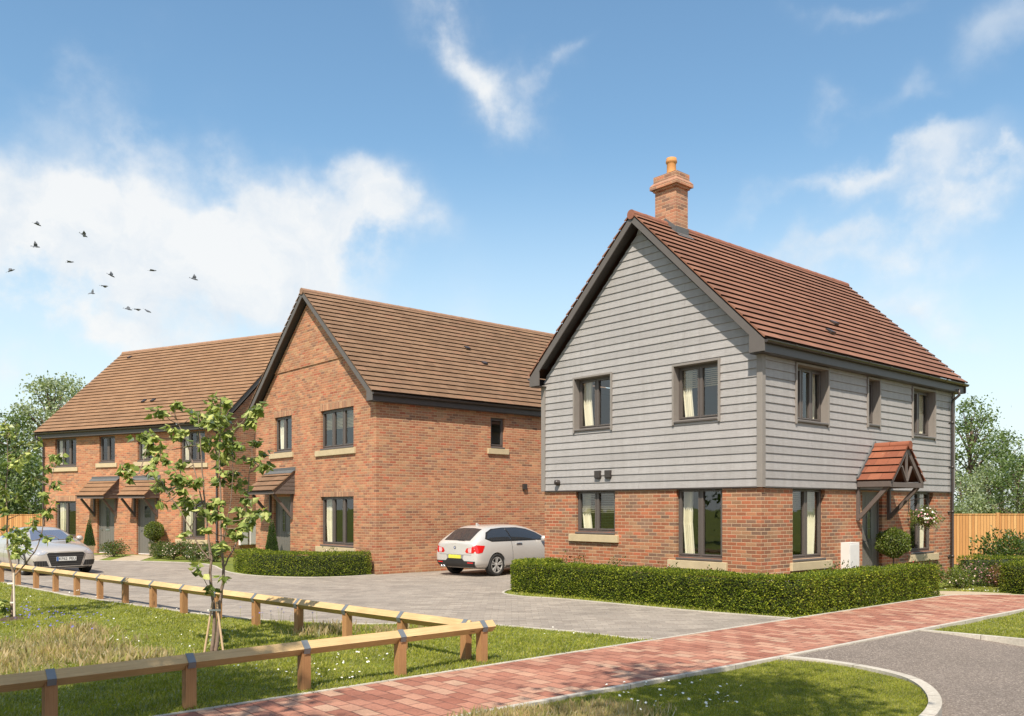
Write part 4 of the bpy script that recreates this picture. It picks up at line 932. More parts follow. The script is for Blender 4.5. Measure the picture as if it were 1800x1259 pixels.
bush(G(200,979),.52,.62,'low shrub with dark flowers between the two terrace doorsteps',leaf='bushleaf',flowers='flw_red',nf=60,group=gpl,ls=.06)
bush(G(283,982),.42,.72,'green shrub beside the white pot at the second terrace door',group=gpl,ls=.06,flowers='flw_red',nf=20)
bush(G(305,984),.45,.62,'white flowering shrub next to the green one by the second terrace door',flowers='flw_cream',nf=190,group=gpl,ls=.055)
bush(G(328,984),.40,.66,'leafy red-flowered shrub between two white flowering ones, below the terrace window',flowers='flw_red',nf=50,group=gpl,ls=.055)
bush(G(350,987),.46,.68,'white flowering shrub behind the slim tree trunk, right of the terrace window',flowers='flw_cream',nf=210,group=gpl,ls=.055)
bush(G(376,988),.42,.60,'small white flowering shrub nearest the brick house hedge',flowers='flw_cream',nf=110,group=gpl,ls=.055)
gq='bushes by the front path'
bush((9.75,20.35),.35,.62,'tall pink flowering bush against the downpipe corner of the grey boarded house',flowers='flw_pink',nf=60,group=gq,ls=.05)
bush((10.35,20.1),.40,.50,'yellow-green bush with pale flowers at the end of the long hedge',flowers='flw_cream',nf=70,group=gq,leaf='topiary',ls=.045)
bush((10.85,20.45),.42,.62,'pinkish bush in the middle of the group beside the front path',flowers='flw_pink',nf=260,group=gq,ls=.045)
bush((11.35,20.35),.36,.52,'rusty red-leaved bush in front of the dark hedge',flowers='flw_pink',nf=110,leaf='redleaf',group=gq,ls=.045)
bush((12.9,22.7),.8,1.25,'large glossy dark shrub against the board fence on the right',n=2600,ls=.09,group=gq); bush((14.2,22.9),.9,1.3,'large dark shrub beside the board fence at the right picture edge',n=2600,ls=.09,group=gq)
gr='low rose bushes along the house wall'
for k,(a,b,h_,lb) in enumerate([(-.55,4.6,.86,'red rose bush left of the sill of the small ground floor window'),(-.55,3.3,.82,'red rose bush between the two ground floor gable windows'),(-.6,1.75,.74,'red rose bush under the tall ground floor gable window'),(-.5,.7,.70,'red rose bush nearest the corner of the grey boarded house'),(1.9,-.55,.76,'red rose bush under the ground floor window beside the white meter box'),(5.9,-.5,.66,'rose bush under the hanging basket')]):
    bush(AF(a,b),.34,h_,lb,flowers='flw_red',nf=70,n=700,ls=.045,group=gr,name='rose_bush',cat='rose bush')
bush((-5.1,24.75),.4,.78,'pale flowering plant behind the curved hedge under the brick house window',flowers='flw_cream',nf=60,n=700,group='x' and None)
# topiary
def potted(loc,kind,label,sc=1.,potr=.2,poth=.38,white=True,potmat='potw'):
    e=empty('potted_tree',(loc[0],loc[1],loc[2]),0,label,'potted plant')
    p=MB(); p.lathe([(.0,0),(potr*.72,0),(potr*.98,poth),(potr,poth),(potr*.93,poth),(potr*.9,poth-.05),(0,poth-.05)],(0,0,0),24); p.build('pot',M[potmat],e,smooth=True)
    if kind=='cone':
        n=int(5200*sc); h=1.05*sc; t=1-np.sqrt(rng.random(n)); a=rng.random(n)*6.283; r_=(.19*sc*(1-t)**.9+.01)*(.75+.3*rng.random(n))
        P_=np.stack([np.cos(a)*r_,np.sin(a)*r_,poth-.02+t*h],1); D=np.stack([np.cos(a),np.sin(a),np.full(n,1.)],1)
        leaves('foliage',P_,D+rdir(n)*.4,.045*(.7+.6*rng.random(n)),M['cone'],e,w=.3,shape='quad')
        c=MB(); c.lathe([(.15*sc,poth-.02),(.0,poth+h*.93)],(0,0,0),10); c.build('stem',M['hedgecore'],e)
    else:
        zc,r=kind; n=4200; p_,d=blob_pts(n,(r,r,r*.92),(0,0,zc),.82,.06)
        leaves('foliage',p_,d*.6+rdir(n)*.9,.05*(.7+.6*rng.random(n)),M['topiary'],e,w=.6)
        c=MB(); c.lathe([(0,zc-r*.72),(r*.55,zc-r*.5),(r*.8,zc),(r*.55,zc+r*.5),(0,zc+r*.72)],(0,0,0),12); c.build('twigs',M['hedgecore'],e)
        c=MB(); c.tube([(0,0,poth-.05),(.01,0,zc*.7),(0,0,zc)],[.022,.018,.015],8); c.build('stem',M['bark'],e)
        p_,d=blob_pts(500,(potr*.95,potr*.95,.13),(0,0,poth+.02),.4,.1); leaves('underplanting',p_,d+rdir(500)*.6,.04,M['topiary'],e)
M['potw']=simple('pale_planter',(.62,.58,.52),.6,var=.08)
potted((*AF(4.62,-.42),.0),(1.09,.34),'round clipped topiary ball on a stem beside the front door under the tiled porch',potr=.21,poth=.42)
x,y=G(157,977); potted((x,y,0),'cone','slim conical conifer in a white pot left of the first terrace door',potr=.20,poth=.40,sc=1.0)
x,y=G(271,978); potted((x,y,0),(.98,.37),'topiary ball in a white pot right of the second terrace door',potr=.22,poth=.5)
x,y=AF(0,0); p=Vector((PB[0],PB[1],0))+YD*5.62-XD*.42; potted((p.x,p.y,.0),'cone','slim conical conifer in front of the brick house door',potr=.22,poth=.42,sc=1.05)
# hanging basket
hb=Vector((*AF(6.30,-.42),1.62)); e=empty('hanging_basket',hb,ANG,'hanging basket of white and pink flowers on the wall right of the porch','hanging basket')
c=MB(); c.lathe([(.0,-.17),(.10,-.15),(.17,-.08),(.195,0),(.18,0),(0,-.02)],(0,0,0),16); c.build('basket',simple('coir_liner',(.10,.06,.03),.95,var=.3),e)
c=MB(); c.tube([(0,.42,.42),(0,.1,.50),(0,-.02,.46)],.009,6); c.tube([(0,.41,.14),(0,.41,.46)],.009,6); c.tube([(0,.41,.2),(0,.2,.46)],.006,6)
for k in range(3): a=k*2.09; c.tube([(math.cos(a)*.18,math.sin(a)*.18,0),(0,-.02,.46)],.003,4)
c.build('bracket',M['dark'],e)
p_,d=blob_pts(1700,(.29,.29,.24),(0,0,.02),.35,.25); leaves('foliage',p_,d*.7+rdir(1700)*.8-np.array([0,0,.15]),.045*(.6+.8*rng.random(1700)),M['topiary'],e)
for mt,nf in (('flw_white',70),('flw_pink',60)):
    m=MB(); q,dd=blob_pts(nf,(.32,.32,.26),(0,0,.01),.9,.2)
    for p,dn in zip(q,dd):
        nn=Vector(dn); x=nn.orthogonal().normalized(); y=nn.cross(x); m.q(*[Vector(p)+(x*math.cos(t)+y*math.sin(t))*.024*(1 if j%2 else .7) for j,t in enumerate([i_*math.pi/4 for i_ in range(8)])])
    m.build('flowers',M[mt],e,kind='stuff')
# ---------------- background trees
def tree(loc,h,cr,z0,ncl,label,leaf='treeleaf',ls=.16,npc=85,group='trees beyond the gardens',spread=.5,name='tree',lean=0):
    e=empty(name,(loc[0],loc[1],0),0 if lean else random.random()*6,label,'tree',group)
    C_=[]
    for k in range(ncl):
        t=random.random(); z=z0+(h-z0)*t; prof=math.sin(math.pi*min(1,(t*.86+.14)))**.6; a=random.random()*6.283; rr=cr*prof*(random.random()**.45)
        C_.append((math.cos(a)*rr,math.sin(a)*rr+lean,z-.3))
    P_=[];
    for c in C_:
        s=spread*random.uniform(.55,1.2); n=int(npc*random.uniform(.6,1.3)); P_.append(rng.normal(size=(n,3))*np.array([s,s,s*.62])*.6+np.array(c))
    P_=np.concatenate(P_); leaves('crown',P_,rdir(len(P_))+np.array([0,0,-.2]),ls*(.6+.8*rng.random(len(P_))),M[leaf],e,w=.7,shape='quad')
    m=MB(); tp=h*.86; m.tube([(0,0,-.1),(.05,0,h*.25),(-.05,.05,h*.5),(.05,0,tp)],[h*.018,h*.014,h*.009,h*.003],8)
    for c in C_[:int(ncl*.6)]:
        zz=max(h*.12,min(c[2]*.72,tp*.9)); m.tube([(0,0,zz),(c[0]*.5,c[1]*.5,zz+(c[2]-zz)*.6),c],[h*.006,h*.004,h*.0015],5,cap=False)
    m.build('trunk',M['bark'],e); return e
def TX(px,d): return ((px-CX)*d/FP,d)
tree(TX(92,56),10.4,2.7,2.6,100,'tall pale loose-leaved tree above the left end of the terrace roof','hazyleaf',ls=.17,spread=.75)
tree(TX(126,58),10.6,1.6,5.0,44,'slim pale tree top just above the terrace roof edge','hazyleaf',ls=.17,spread=.7)
tree(TX(25,54),7.7,2.0,1.5,66,'mid green tree left of the tall pale one, behind the board fence',ls=.16,spread=.7)
tree(TX(-30,52),8.0,2.2,1.2,70,'green tree cut by the left picture edge, behind the board fence',ls=.16,spread=.7)
tree(TX(50,48),4.9,1.9,.3,70,'dark bushy tree just behind the left board fence beside the downpipe',ls=.14,spread=.7)
tree(TX(5,47),4.6,1.8,.3,66,'low bushy tree behind the left board fence and the silver car',ls=.14,spread=.7)
tree(TX(-60,46),5.,2.2,.3,60,'wide low tree behind the left board fence outside the silver car',ls=.14,spread=.7)
tree(TX(1706,44),7.6,1.75,2.2,80,'tallest tree on the right, airy crown beside the weatherboarded house','treeleaf',ls=.125,spread=.55,npc=80)
tree(TX(1762,45),6.2,1.6,1.8,60,'shorter airy tree right of the tallest one behind the right fence','treeleaf',ls=.125,spread=.55)
tree(TX(1690,40),3.6,1.3,.3,46,'low pale green bushy tree behind the fence next to the house corner','hazyleaf',ls=.11,spread=.5)
tree(TX(1735,41),4.1,1.5,.3,56,'round pale green bushy tree behind the middle of the right fence','hazyleaf',ls=.11,spread=.5)
tree(TX(1790,40),4.6,1.6,.3,60,'dark bushy tree behind the right fence at the picture edge','treeleaf',ls=.11,spread=.5)
tree(TX(1850,42),6.0,2.2,.3,60,'tree beyond the right picture edge behind the fence','treeleaf',ls=.12,spread=.6)
for k,(x,y,h) in enumerate([(-48,58,9),(-58,52,8.5),(-42,66,9.5),(34,46,7.5),(42,44,8),(52,40,8.5),(60,50,9),(26,60,6.5)]):
    tree((x,y),h,3.0,.6,60,'tree further out beyond the picture edge, behind the garden fences',ls=.26,group='far trees outside the picture',spread=1.0,npc=60)
# trees behind and beside the viewer: cast the dapple on the near lawn and stand in the window reflections
tree((-5.3,2.2),9.8,2.1,6.4,125,'tall tree beside the viewer whose crown shades the near lawn and rail',ls=.13,group='trees beside the road',spread=.6,npc=110)
tree((.7,-1.6),9.8,1.5,6.6,46,'slim tree behind the viewer shading the near verge',ls=.13,group='trees beside the road',spread=.6,npc=90,lean=4.4)
for k,(x,y,h) in enumerate([(-22,2,9),(-26,12,8),(-14,-12,10),(-4,-20,9),(8,-18,10),(18,-12,9),(26,-4,8),(-24,-10,10),(30,6,8),(1,-26,11),(-32,2,9)]):
    tree((x,y),h,3.2,1.0,60,'tree on the far side of the road, out of the picture',ls=.3,group='trees across the road',spread=1.1,npc=60)

# houses across the road (out of the picture, seen only in the window panes)
for src,x,y,rz_ in ((hB,-13,-17,ANG+R(200)),(hB,9,-21,ANG+R(160)),(hA,-30,-4,ANG+R(180)),(hA,27,-10,R(150))):
    cp=copy_tree(src); cp.location=(x,y,0); cp.rotation_euler=(0,0,rz_); cp['label']='house across the road behind the viewer, out of the picture'; cp['group']='houses across the road'
# ================= YOUNG TREES =================
def sapling(base_px, sc, stems, clusters, label, depth_spread, lf=.095, rad=.024, name='young_tree'):
    d=FP/ sc; x0=(base_px[0]-CX)*d/FP
    e=empty(name,(x0,d,0),0,label,'tree','young trees on the lawn')
    def Q(px,py,y=0): return Vector(((px-base_px[0])/sc, y, (base_px[1]-py)/sc))
    t=MB(); nodes=[]
    for st in stems:
        pts=[]; y0=st[0]
        for i,(px,py) in enumerate(st[2]): pts.append(Q(px,py,y0[0]+(y0[1]-y0[0])*i/(len(st[2])-1)))
        # smooth
        sp=[]
        for i in range(len(pts)-1):
            for j in range(4):
                u=j/4; a,b,c,dd=pts[max(i-1,0)],pts[i],pts[i+1],pts[min(i+2,len(pts)-1)]
                sp.append(.5*((2*b)+(c-a)*u+(2*a-5*b+4*c-dd)*u*u+(-a+3*b-3*c+dd)*u**3))
        sp.append(pts[-1]); n=len(sp)
        sp=[p+Vector(rng.normal(size=3)*.004) for p in sp]
        r=[max(.004,st[1]*(1-.85*i/(n-1))) for i in range(n)]
        t.tube(sp,r,8); nodes+=sp
    trunk_nodes=list(nodes); LP=[];LA=[];LU=[]
    tw=MB()
    for (px,py,n,r) in clusters:
        y=random.uniform(-1,1)*depth_spread; c=Q(px,py,y); r*=1.45
        cand=[p for p in trunk_nodes if p.z<c.z+.05 or p.z<.9]; b=min(cand,key=lambda p:(p-c).length+abs(p.z-(c.z-.25))*.4)
        mid=(b+c)/2+Vector((0,0,-.03)); tw.tube([b,b.lerp(mid,.6),mid,c],[.008,.0065,.005,.003],5,cap=False)
        for k in range(max(1,n//4)):
            o=Vector(rng.normal(size=3)*r*.75); tip=c+o; tw.tube([mid.lerp(c,.5+random.random()*.4),tip],[.004,.002],4,cap=False)
            for q in range(9+random.randint(0,3)):
                u=random.random(); s=c.lerp(tip,u)+Vector(rng.normal(size=3)*.02)
                dr=Vector((random.uniform(-1,1),random.uniform(-1,1),random.uniform(-1.1,-.05)))+o*3; LP.append(tuple(s)); LA.append(tuple(dr))
    t.build('trunk',M['barkpale'],e,smooth=True); tw.build('twigs',M['barkpale'],e,kind='stuff')
    LP=np.array(LP); LA=np.array(LA); n=len(LP)
    leaves('leaves',LP+unit(LA)*.015,LA,lf*(.75+.6*rng.random(n)),M['sapling'],e,w=.78,up=np.array([-.1,-.3,.75])+rng.normal(size=(n,3))*.45)
    return e,Q
s1=[((0,-.03),.026,[(372,1152),(377,1100),(375,1062),(370,1015),(372,985),(368,950),(362,900),(357,830),(352,760),(350,725)]),
    ((.02,.10),.028,[(379,1152),(383,1100),(384,1062),(391,1015),(389,985),(385,940),(384,880),(382,800),(384,740),(383,700)]),
    ((.05,.28),.013,[(390,1000),(408,962),(424,915),(428,860),(432,800),(440,745)]),
    ((-.03,-.30),.012,[(372,985),(352,958),(334,915),(305,868),(285,845),(262,835)]),
    ((-.02,.25),.011,[(366,925),(350,870),(330,800),(305,745),(285,722)]),
    ((0,-.2),.010,[(387,975),(400,930),(410,880),(416,820),(418,760)])]
c1=[(384,700,10,.05),(378,718,14,.07),(350,735,14,.08),(300,712,8,.05),(290,725,14,.07),(318,728,8,.06),(258,765,14,.07),(270,775,12,.07),(292,758,10,.07),(250,785,8,.06),(318,765,10,.07),(385,742,20,.09),(405,740,18,.09),(372,760,18,.09),(412,762,16,.09),(440,724,12,.06),(455,722,12,.05),(430,735,8,.06),(425,780,14,.08),(398,792,18,.09),(378,800,16,.09),(360,785,14,.09),(345,770,12,.08),
    (440,800,14,.07),(450,815,10,.06),(438,775,8,.05),(295,805,14,.07),(288,820,10,.06),(308,820,10,.07),(245,832,12,.05),(262,842,12,.06),(232,826,8,.04),(288,840,10,.06),(283,858,8,.06),(300,880,7,.05),(312,858,9,.06),(332,840,12,.08),(350,845,14,.08),(372,840,16,.08),(392,835,16,.08),(330,880,14,.08),(352,880,14,.08),(318,890,9,.06),(385,875,12,.08),(408,855,10,.07),(395,905,9,.07),(365,905,8,.07),(430,895,9,.06),(425,875,8,.06),
    (455,905,16,.07),(468,895,12,.06),(440,920,12,.07),(425,935,12,.07),(412,955,9,.06),(402,918,7,.05),(385,930,7,.06),(335,942,5,.05),(350,968,4,.05),(362,980,4,.05),(375,1008,5,.05),(392,1012,4,.05),(378,1030,3,.03),
    (372,1108,7,.05),(378,1125,8,.06),(368,1135,6,.05)]
sapling((376,1150),136.5,s1,c1,'nearest young tree with twin stems held by a wooden stake frame',.42)
s2=[((0,0),.026,[(20,1088),(22,1040),(24,1012),(17,985),(12,945),(13,905),(10,860),(14,800),(8,740)]),
    ((0,.2),.014,[(24,1014),(45,990),(60,966),(70,930),(72,895),(80,855),(84,820)]),((0,-.2),.009,[(14,950),(4,935),(-15,915),(-30,880)]),((0,.1),.008,[(66,950),(85,942),(98,950)])]
c2=[(84,850,10,.07),(78,868,10,.07),(72,800,12,.08),(66,815,8,.07),(80,893,10,.06),(70,900,8,.06),(60,925,12,.08),(66,948,14,.08),(58,965,10,.07),(45,950,10,.07),(38,940,8,.07),(95,948,8,.05),(104,944,5,.04),(46,970,7,.06),(22,874,12,.09),(40,835,14,.09),(20,800,14,.10),(44,815,12,.09),(10,772,12,.08),(28,780,10,.08),(2,800,12,.1),(55,835,12,.08),(35,862,10,.08),(8,835,12,.09),(-5,870,10,.09),(10,905,9,.07),(-2,930,9,.08),(5,955,7,.06),(40,800,10,.09),(0,760,10,.08),(15,750,8,.07),(-20,820,14,.1),(-25,880,12,.1),(14,1058,8,.05),(10,1072,9,.06),(4,1085,8,.06),(30,895,8,.07)]
sapling((20,1088),103.,s2,c2,'young tree at the left edge with one white stake before the silver car',.5,lf=.10)
def tree_support(px0,sc,label,stk,ties,mats):
    d=FP/sc; x0=(px0[0]-CX)*d/FP; e=empty('tree_stake',(x0,d,0),0,label,'tree stake','stakes holding the young trees')
    Q=lambda px,py,y=0: Vector(((px-px0[0])/sc,y,(px0[1]-py)/sc))
    for a,b,y0,y1,r in stk: m=MB(); m.tube([Q(*a,y0),Q(*b,y1)],r,8); m.build('stake',M[mats[0]],e)
    for a,b,y in ties: m=MB(); A,B=Q(*a,y),Q(*b,y); m.pbox(A-Z(.012),B-A,(0,.006,0),(0,0,.024)); m.pbox(A-Z(.012),B-A+Vector((0,.1,0))*0,(0,-.004,0),(0,0,.024)); m.build('tie',M[mats[1]],e)
M['stake']=wood_mat('stake_timber',(.45,.30,.18),(.62,.46,.30)); M['tiew']=simple('white_tie',(.75,.72,.66),.5,var=.05); M['stakew']=simple('pale_stake',(.72,.62,.52),.6,var=.1)
tree_support((376,1150),136.5,'pair of leaning timber stakes tied to the nearest young tree',[((363,1152),(375,1058),-.10,-.03,.014),((398,1152),(382,1058),-.10,-.03,.014)],[((368,1072),(391,1072),-.07)],('stake','tiew'))
tree_support((20,1088),103.,'single white stake beside the young tree at the left picture edge',[((29,1090),(27.5,1008),-.06,-.06,.017)],[((17,1027),(29,1026),-.07),((22,1060),(29,1060),-.07)],('stakew','tiew'))
def soil(px,py,r,label):
    x,y=G(px,py); m=MB(); n=22; c=m.v((0,0,.035)); ring=[m.v((math.cos(a)*r*(.8+.35*random.random()),math.sin(a)*r*(.8+.35*random.random()),.006)) for a in [i*2*math.pi/n for i in range(n)]]; mid=[m.v((math.cos(i*2*math.pi/n)*r*.5,math.sin(i*2*math.pi/n)*r*.5,.03+random.random()*.02)) for i in range(n)]
    for i in range(n): m.F+= [[ring[i],ring[(i+1)%n],mid[(i+1)%n],mid[i]],[mid[i],mid[(i+1)%n],c]]; m.U+=[None,None]
    o=m.build('soil_patch',M['soil'],kind='structure'); o.location=(x,y,.004)
soil(378,1156,.34,''); soil(22,1090,.22,'')
# ================= GRASS =================
def grass(name, poly, n, z, h, w, mat, dens=None, lean=.5, fall=1.25):
    p,ar=poly_sample(poly,n); y=p[:,1]; ok=(y>6.0)&(np.abs(p[:,0]/y)<.78)
    keep=rng.random(len(p))<np.minimum(1,(9./np.maximum(y,1))**fall); 
    if dens is not None: keep&=rng.random(len(p))<dens(p[:,0],y)
    p=p[ok&keep]; n=len(p); sc=np.maximum(1,p[:,1]/9)**.8
    P_=np.column_stack([p,np.full(n,z)]); D=np.column_stack([rng.normal(size=(n,2))*lean,np.ones(n)])
    H=h*(.55+.8*rng.random(n))*(1+.35*np.sin(p[:,0]*3.1)*np.sin(p[:,1]*2.3))
    Wd=np.full(n,w)*sc*(.7+.6*rng.random(n)); D=unit(D); B=unit(np.cross(D,rdir(n)*.6+np.array([0,1.,0]))); b2=D+np.column_stack([rng.normal(size=(n,2))*lean*.9,np.full(n,-.1)])
    V=np.stack([P_-B*Wd[:,None]*.5,P_+B*Wd[:,None]*.5,P_+D*(H*.55)[:,None]+B*Wd[:,None]*.35,P_+D*(H*.5)[:,None]+unit(b2)*(H*.5)[:,None]],1).reshape(-1,3)
    return tag(np_mesh(name,V,np.arange(n*4).reshape(n,4),M[mat]),kind='stuff',label='short mown grass' if mat=='grass' else 'tall dry seeding grass',cat='grass')
LAWN=[AF(-14,-1.56),AF(-5.12,-1.56),(1.80,12.33),(.87,13.15),(-.37,13.93),(-1.5,13.95),(-2.6,13.97),(-3.7,14.25),(-4.87,14.85),(-6.23,15.84),(-9.46,18.5),(-12.92,21.9),(-15,23.5),(-12,8)]
def inholes(x,y): # keep kept off the soil patches
    a=np.hypot(x-G(378,1156)[0],y-G(378,1156)[1])>.25; b=np.hypot(x-G(22,1090)[0],y-G(22,1090)[1])>.16; return (a&b).astype(float)
grass('grass',LAWN,620000,-.005,.045,.0055,'grass',inholes)
grass('grass',isl,1100000,-.055,.045,.0055,'grass')
grass('grass',isl2,260000,-.055,.045,.007,'grass')
grass('grass',[AF(-1.5,-1.55),AF(4.5,-1.6),AF(4.5,-1.0),AF(-1.0,-1.0),AF(-1.6,3.5),AF(-2.15,5.1),AF(-2.4,4.2),AF(-2.05,2.6),AF(-1.75,.5)],26000,0,.055,.01,'grass',fall=.3)
grass('grass',[(9.9,19.7),(10.1,19.5),(10.9,19.4),(11.6,19.9),(11.9,20.9),(10.2,20.6)],9000,0,.05,.011,'grass',fall=.3)
def cpatch(*cs):
    def f(x,y):
        s=np.zeros_like(x)
        for px,py,r in cs: gx,gy=G(px,py); s=np.maximum(s,np.exp(-((x-gx)**2+(y-gy)**2)/(r*r)))
        return np.minimum(1,s*(.6+.8*(np.sin(x*4.1+y*2.3)*np.sin(y*3.7-x)>-.2)))
    return f
grass('dry_grass',LAWN,230000,0,.14,.0019,'drygrass',cpatch((20,1145,.6),(90,1150,.6),(160,1157,.45),(220,1162,.35),(130,1120,.4),(700,1114,.3),(560,1114,.3),(0,1165,.8)),lean=.34,fall=.5)
grass('dry_grass',[AF(-9,-3.6),(-.5,7.8),(-1.5,6.4),(2.2,6.4),(2.4,8.6)],45000,-.05,.11,.0019,'drygrass',cpatch((900,1248,.45),(980,1240,.35),(1040,1255,.4)),lean=.28,fall=.3)
def flowers(name,spots,petal,label,n=9,sd=.12,h=(.07,.15),fs=.017):
    m=MB(); st=MB()
    for px,py in spots:
        gx,gy=G(px,py)
        for k in range(n):
            x=gx+random.gauss(0,sd)*1.3; y=gy+random.gauss(0,sd); hh=random.uniform(*h); bx,by=x+random.gauss(0,.015),y
            c=Vector((x,y,hh)); nn=Vector((random.gauss(0,.3),random.gauss(-.3,.3),1)).normalized(); a=nn.orthogonal().normalized(); b=nn.cross(a); s=fs*random.uniform(.6,1.25)
            ids=[m.v(c+(a*math.cos(t)+b*math.sin(t))*s*(1 if j%2 else .55)) for j,t in enumerate([q*math.pi/5 for q in range(10)])]; m.F.append(ids); m.U.append(None)
            k0=[m.v(p) for p in ((bx,by,0),(bx+.003,by,0),(x+.003,y,hh),(x,y,hh))]; m.F.append(k0); m.U.append(None); st.F.append(len(m.F)-1)
    o=m.build(name,M[petal],kind='stuff',label=label,cat='flowers'); o.data.materials.append(M['grass'])
    for i in st.F: o.data.polygons[i].material_index=1
    return o
flowers('daisies',[(60,1062),(110,1054),(148,1048),(160,1095),(185,1100),(205,1136),(228,1130),(300,1125),(325,1122),(305,1085),(342,1090),(280,1095),(150,1096),(55,1215),(105,1216),(170,1208),(385,1171),(410,1182),(430,1188),(450,1160),(448,1178),(530,1152),(555,1160),(590,1150),(597,1163),(618,1166),(625,1171),(640,1178),(600,1182),(588,1190),(550,1186),(556,1200),(515,1197),(520,1205),(660,1166),(690,1172),(600,1208),(632,1205),(690,1100),(955,1116),(975,1124),(1000,1126),(500,1160),(340,1150),(180,1060)],'flw_white','white daisies scattered over the lawn behind the front rail',n=3,sd=.10,fs=.014)
flowers('daisies',[(1100,1215),(1105,1230),(1150,1218),(1165,1228),(1185,1235),(1195,1206),(1215,1240),(1230,1236),(1222,1212),(1258,1216),(1262,1237),(1290,1241),(1120,1243),(1135,1252),(1245,1250)],'flw_white','white daisies on the verge inside the curved kerb',n=3,sd=.07,h=(.04,.10))
flowers('cornflowers',[(75,1105),(90,1115),(60,1098),(100,1125),(120,1130),(82,1130),(45,1110),(130,1105),(150,1112),(500,1106),(515,1100),(25,1100)],'flw_blue','blue wild flowers among the dry grass on the left',n=11,sd=.22,h=(.18,.34),fs=.018)
flowers('clover',[(1700,1040),(1722,1036),(1735,1041),(1712,1034)],'flw_white','white clover on the little lawn by the right hedge',n=10,sd=.14,h=(.03,.05),fs=.02)
# ================= CARS =================
def paint(name,col,metal,rough=.28):
    m,nt,b=mat_new(name); co=nd(nt,'ShaderNodeTexCoord').outputs['Object']
    c=mixc(nt,noise(nt,co,3,4),tuple(x*.93 for x in col),tuple(min(1,x*1.05) for x in col)); nt.links.new(c,b.inputs['Base Color'])
    b.inputs['Metallic'].default_value=metal; b.inputs['Roughness'].default_value=rough; b.inputs['Coat Weight'].default_value=1; b.inputs['Coat Roughness'].default_value=.03; return m
M['grillebar']=simple('dark_chrome',(.16,.15,.145),.3,.5)
M['paint_w']=paint('silver_white_car_paint',(.60,.58,.56),.25,.3); M['paint_s']=paint('silver_car_paint',(.52,.475,.43),.3,.3)
M['cglass']=simple('car_glass',(.03,.032,.036),.03,var=.05,spec=.9); M['wscreen']=simple('windscreen_glass_sky_tint',(.13,.13,.16),.05,var=.05,spec=1.,coat=1); M['wscreen'].node_tree.nodes['Principled BSDF'].inputs['IOR'].default_value=2.4; M['cblack']=simple('black_car_plastic',(.018,.017,.017),.45,var=.1)  # windscreen base colour lightened to paint in the sky's reflection
M['tyre']=simple('tyre_rubber',(.022,.021,.021),.8,var=.15); M['rim']=simple('alloy_rim',(.52,.51,.50),.35,.35); M['rimback']=simple('dark_brake_disc',(.03,.03,.03),.6)  # rimback: plain dark colour of the disc behind the spokes
M['red_lens']=simple('red_lens',(.55,.012,.012),.08,var=.05,coat=1); M['pink_lens']=simple('clear_lens',(.62,.42,.44),.08,var=.05,coat=1); M['head_lens']=simple('headlight_lens',(.42,.42,.45),.06,var=.1,coat=1,metal=.3)
M['platey']=simple('yellow_plate',(.62,.58,.06),.5,var=.05); M['platew']=simple('white_plate',(.62,.62,.60),.5,var=.03); M['plateb']=simple('plate_blue',(.05,.13,.38),.5); M['ink']=simple('plate_ink',(.02,.02,.02),.5)
M['chrome']=simple('chrome',(.7,.7,.7),.12,1.)
def car_body(stn, par, mat, arches, wr):
    m=MB(); rings=[]
    for (x,zb,wb,zs,ws,zm,wm,zt_,wt_,zr,wr_,ztop) in stn:
        pts=[(0,zb),(wb*.6,zb),(wb,zb+.01),(ws,zs),(wm,zm),(wt_,zt_),(wr_,zr),(wr_*.55,ztop-(ztop-zr)*.18),(0,ztop)]
        ring=[m.v((x,-y,z)) for y,z in pts]+[m.v((x,y,z)) for y,z in reversed(pts[1:-1])]
        rings.append(ring)
    n=len(rings[0])
    for a,b in zip(rings,rings[1:]):
        for j in range(n): m.F.append([a[j],b[j],b[(j+1)%n],a[(j+1)%n]]); m.U.append(None)
    for r,flip in ((rings[0],0),(rings[-1],1)):
        h=n//2
        for j in range(h):
            q=[r[j],r[j+1],r[(n-j-1)%n],r[(n-j)%n]]; q=list(dict.fromkeys(q)); q=q if not flip else q[::-1]; m.F.append(q); m.U.append(None)
    o=m.build('body',mat,par,smooth=True)
    bm=bmesh.new(); bm.from_mesh(o.data); bmesh.ops.recalc_face_normals(bm,faces=bm.faces); bm.to_mesh(o.data); bm.free()
    s=o.modifiers.new('s','SUBSURF'); s.levels=s.render_levels=3
    cut=[]
    for x,y in arches:
        c=MB(); c.lathe([(0,-.17),(wr,-.17),(wr,.17),(0,.17)],(0,0,0),40,axis='y'); 
        co=c.build('cutter',M['cblack']); 
        bm=bmesh.new(); bm.from_mesh(co.data); bmesh.ops.remove_doubles(bm,verts=bm.verts,dist=1e-5); bmesh.ops.recalc_face_normals(bm,faces=bm.faces); bm.to_mesh(co.data); bm.free()
        co.location=(x,y,.315); b=o.modifiers.new('b','BOOLEAN'); b.operation='DIFFERENCE'; b.solver='EXACT'; b.object=co; cut.append(co)
    # evaluate outside the parent transform
    p=o.parent; o.parent=None; bpy.context.view_layer.update(); dg=bpy.context.evaluated_depsgraph_get()
    me=bpy.data.meshes.new_from_object(o.evaluated_get(dg)); bvh=BVHTree.FromPolygons([v.co.copy() for v in me.vertices],[list(f.vertices) for f in me.polygons])
    o.modifiers.clear(); o.data=me; me.polygons.foreach_set('use_smooth',[True]*len(me.polygons)); o.parent=p
    for c in cut: bpy.data.objects.remove(c)
    try:
        nf=[v for v in me.vertices]; 
    except: pass
    es=o.modifiers.new('EdgeSplit','EDGE_SPLIT'); es.split_angle=R(42)
    return o,bvh
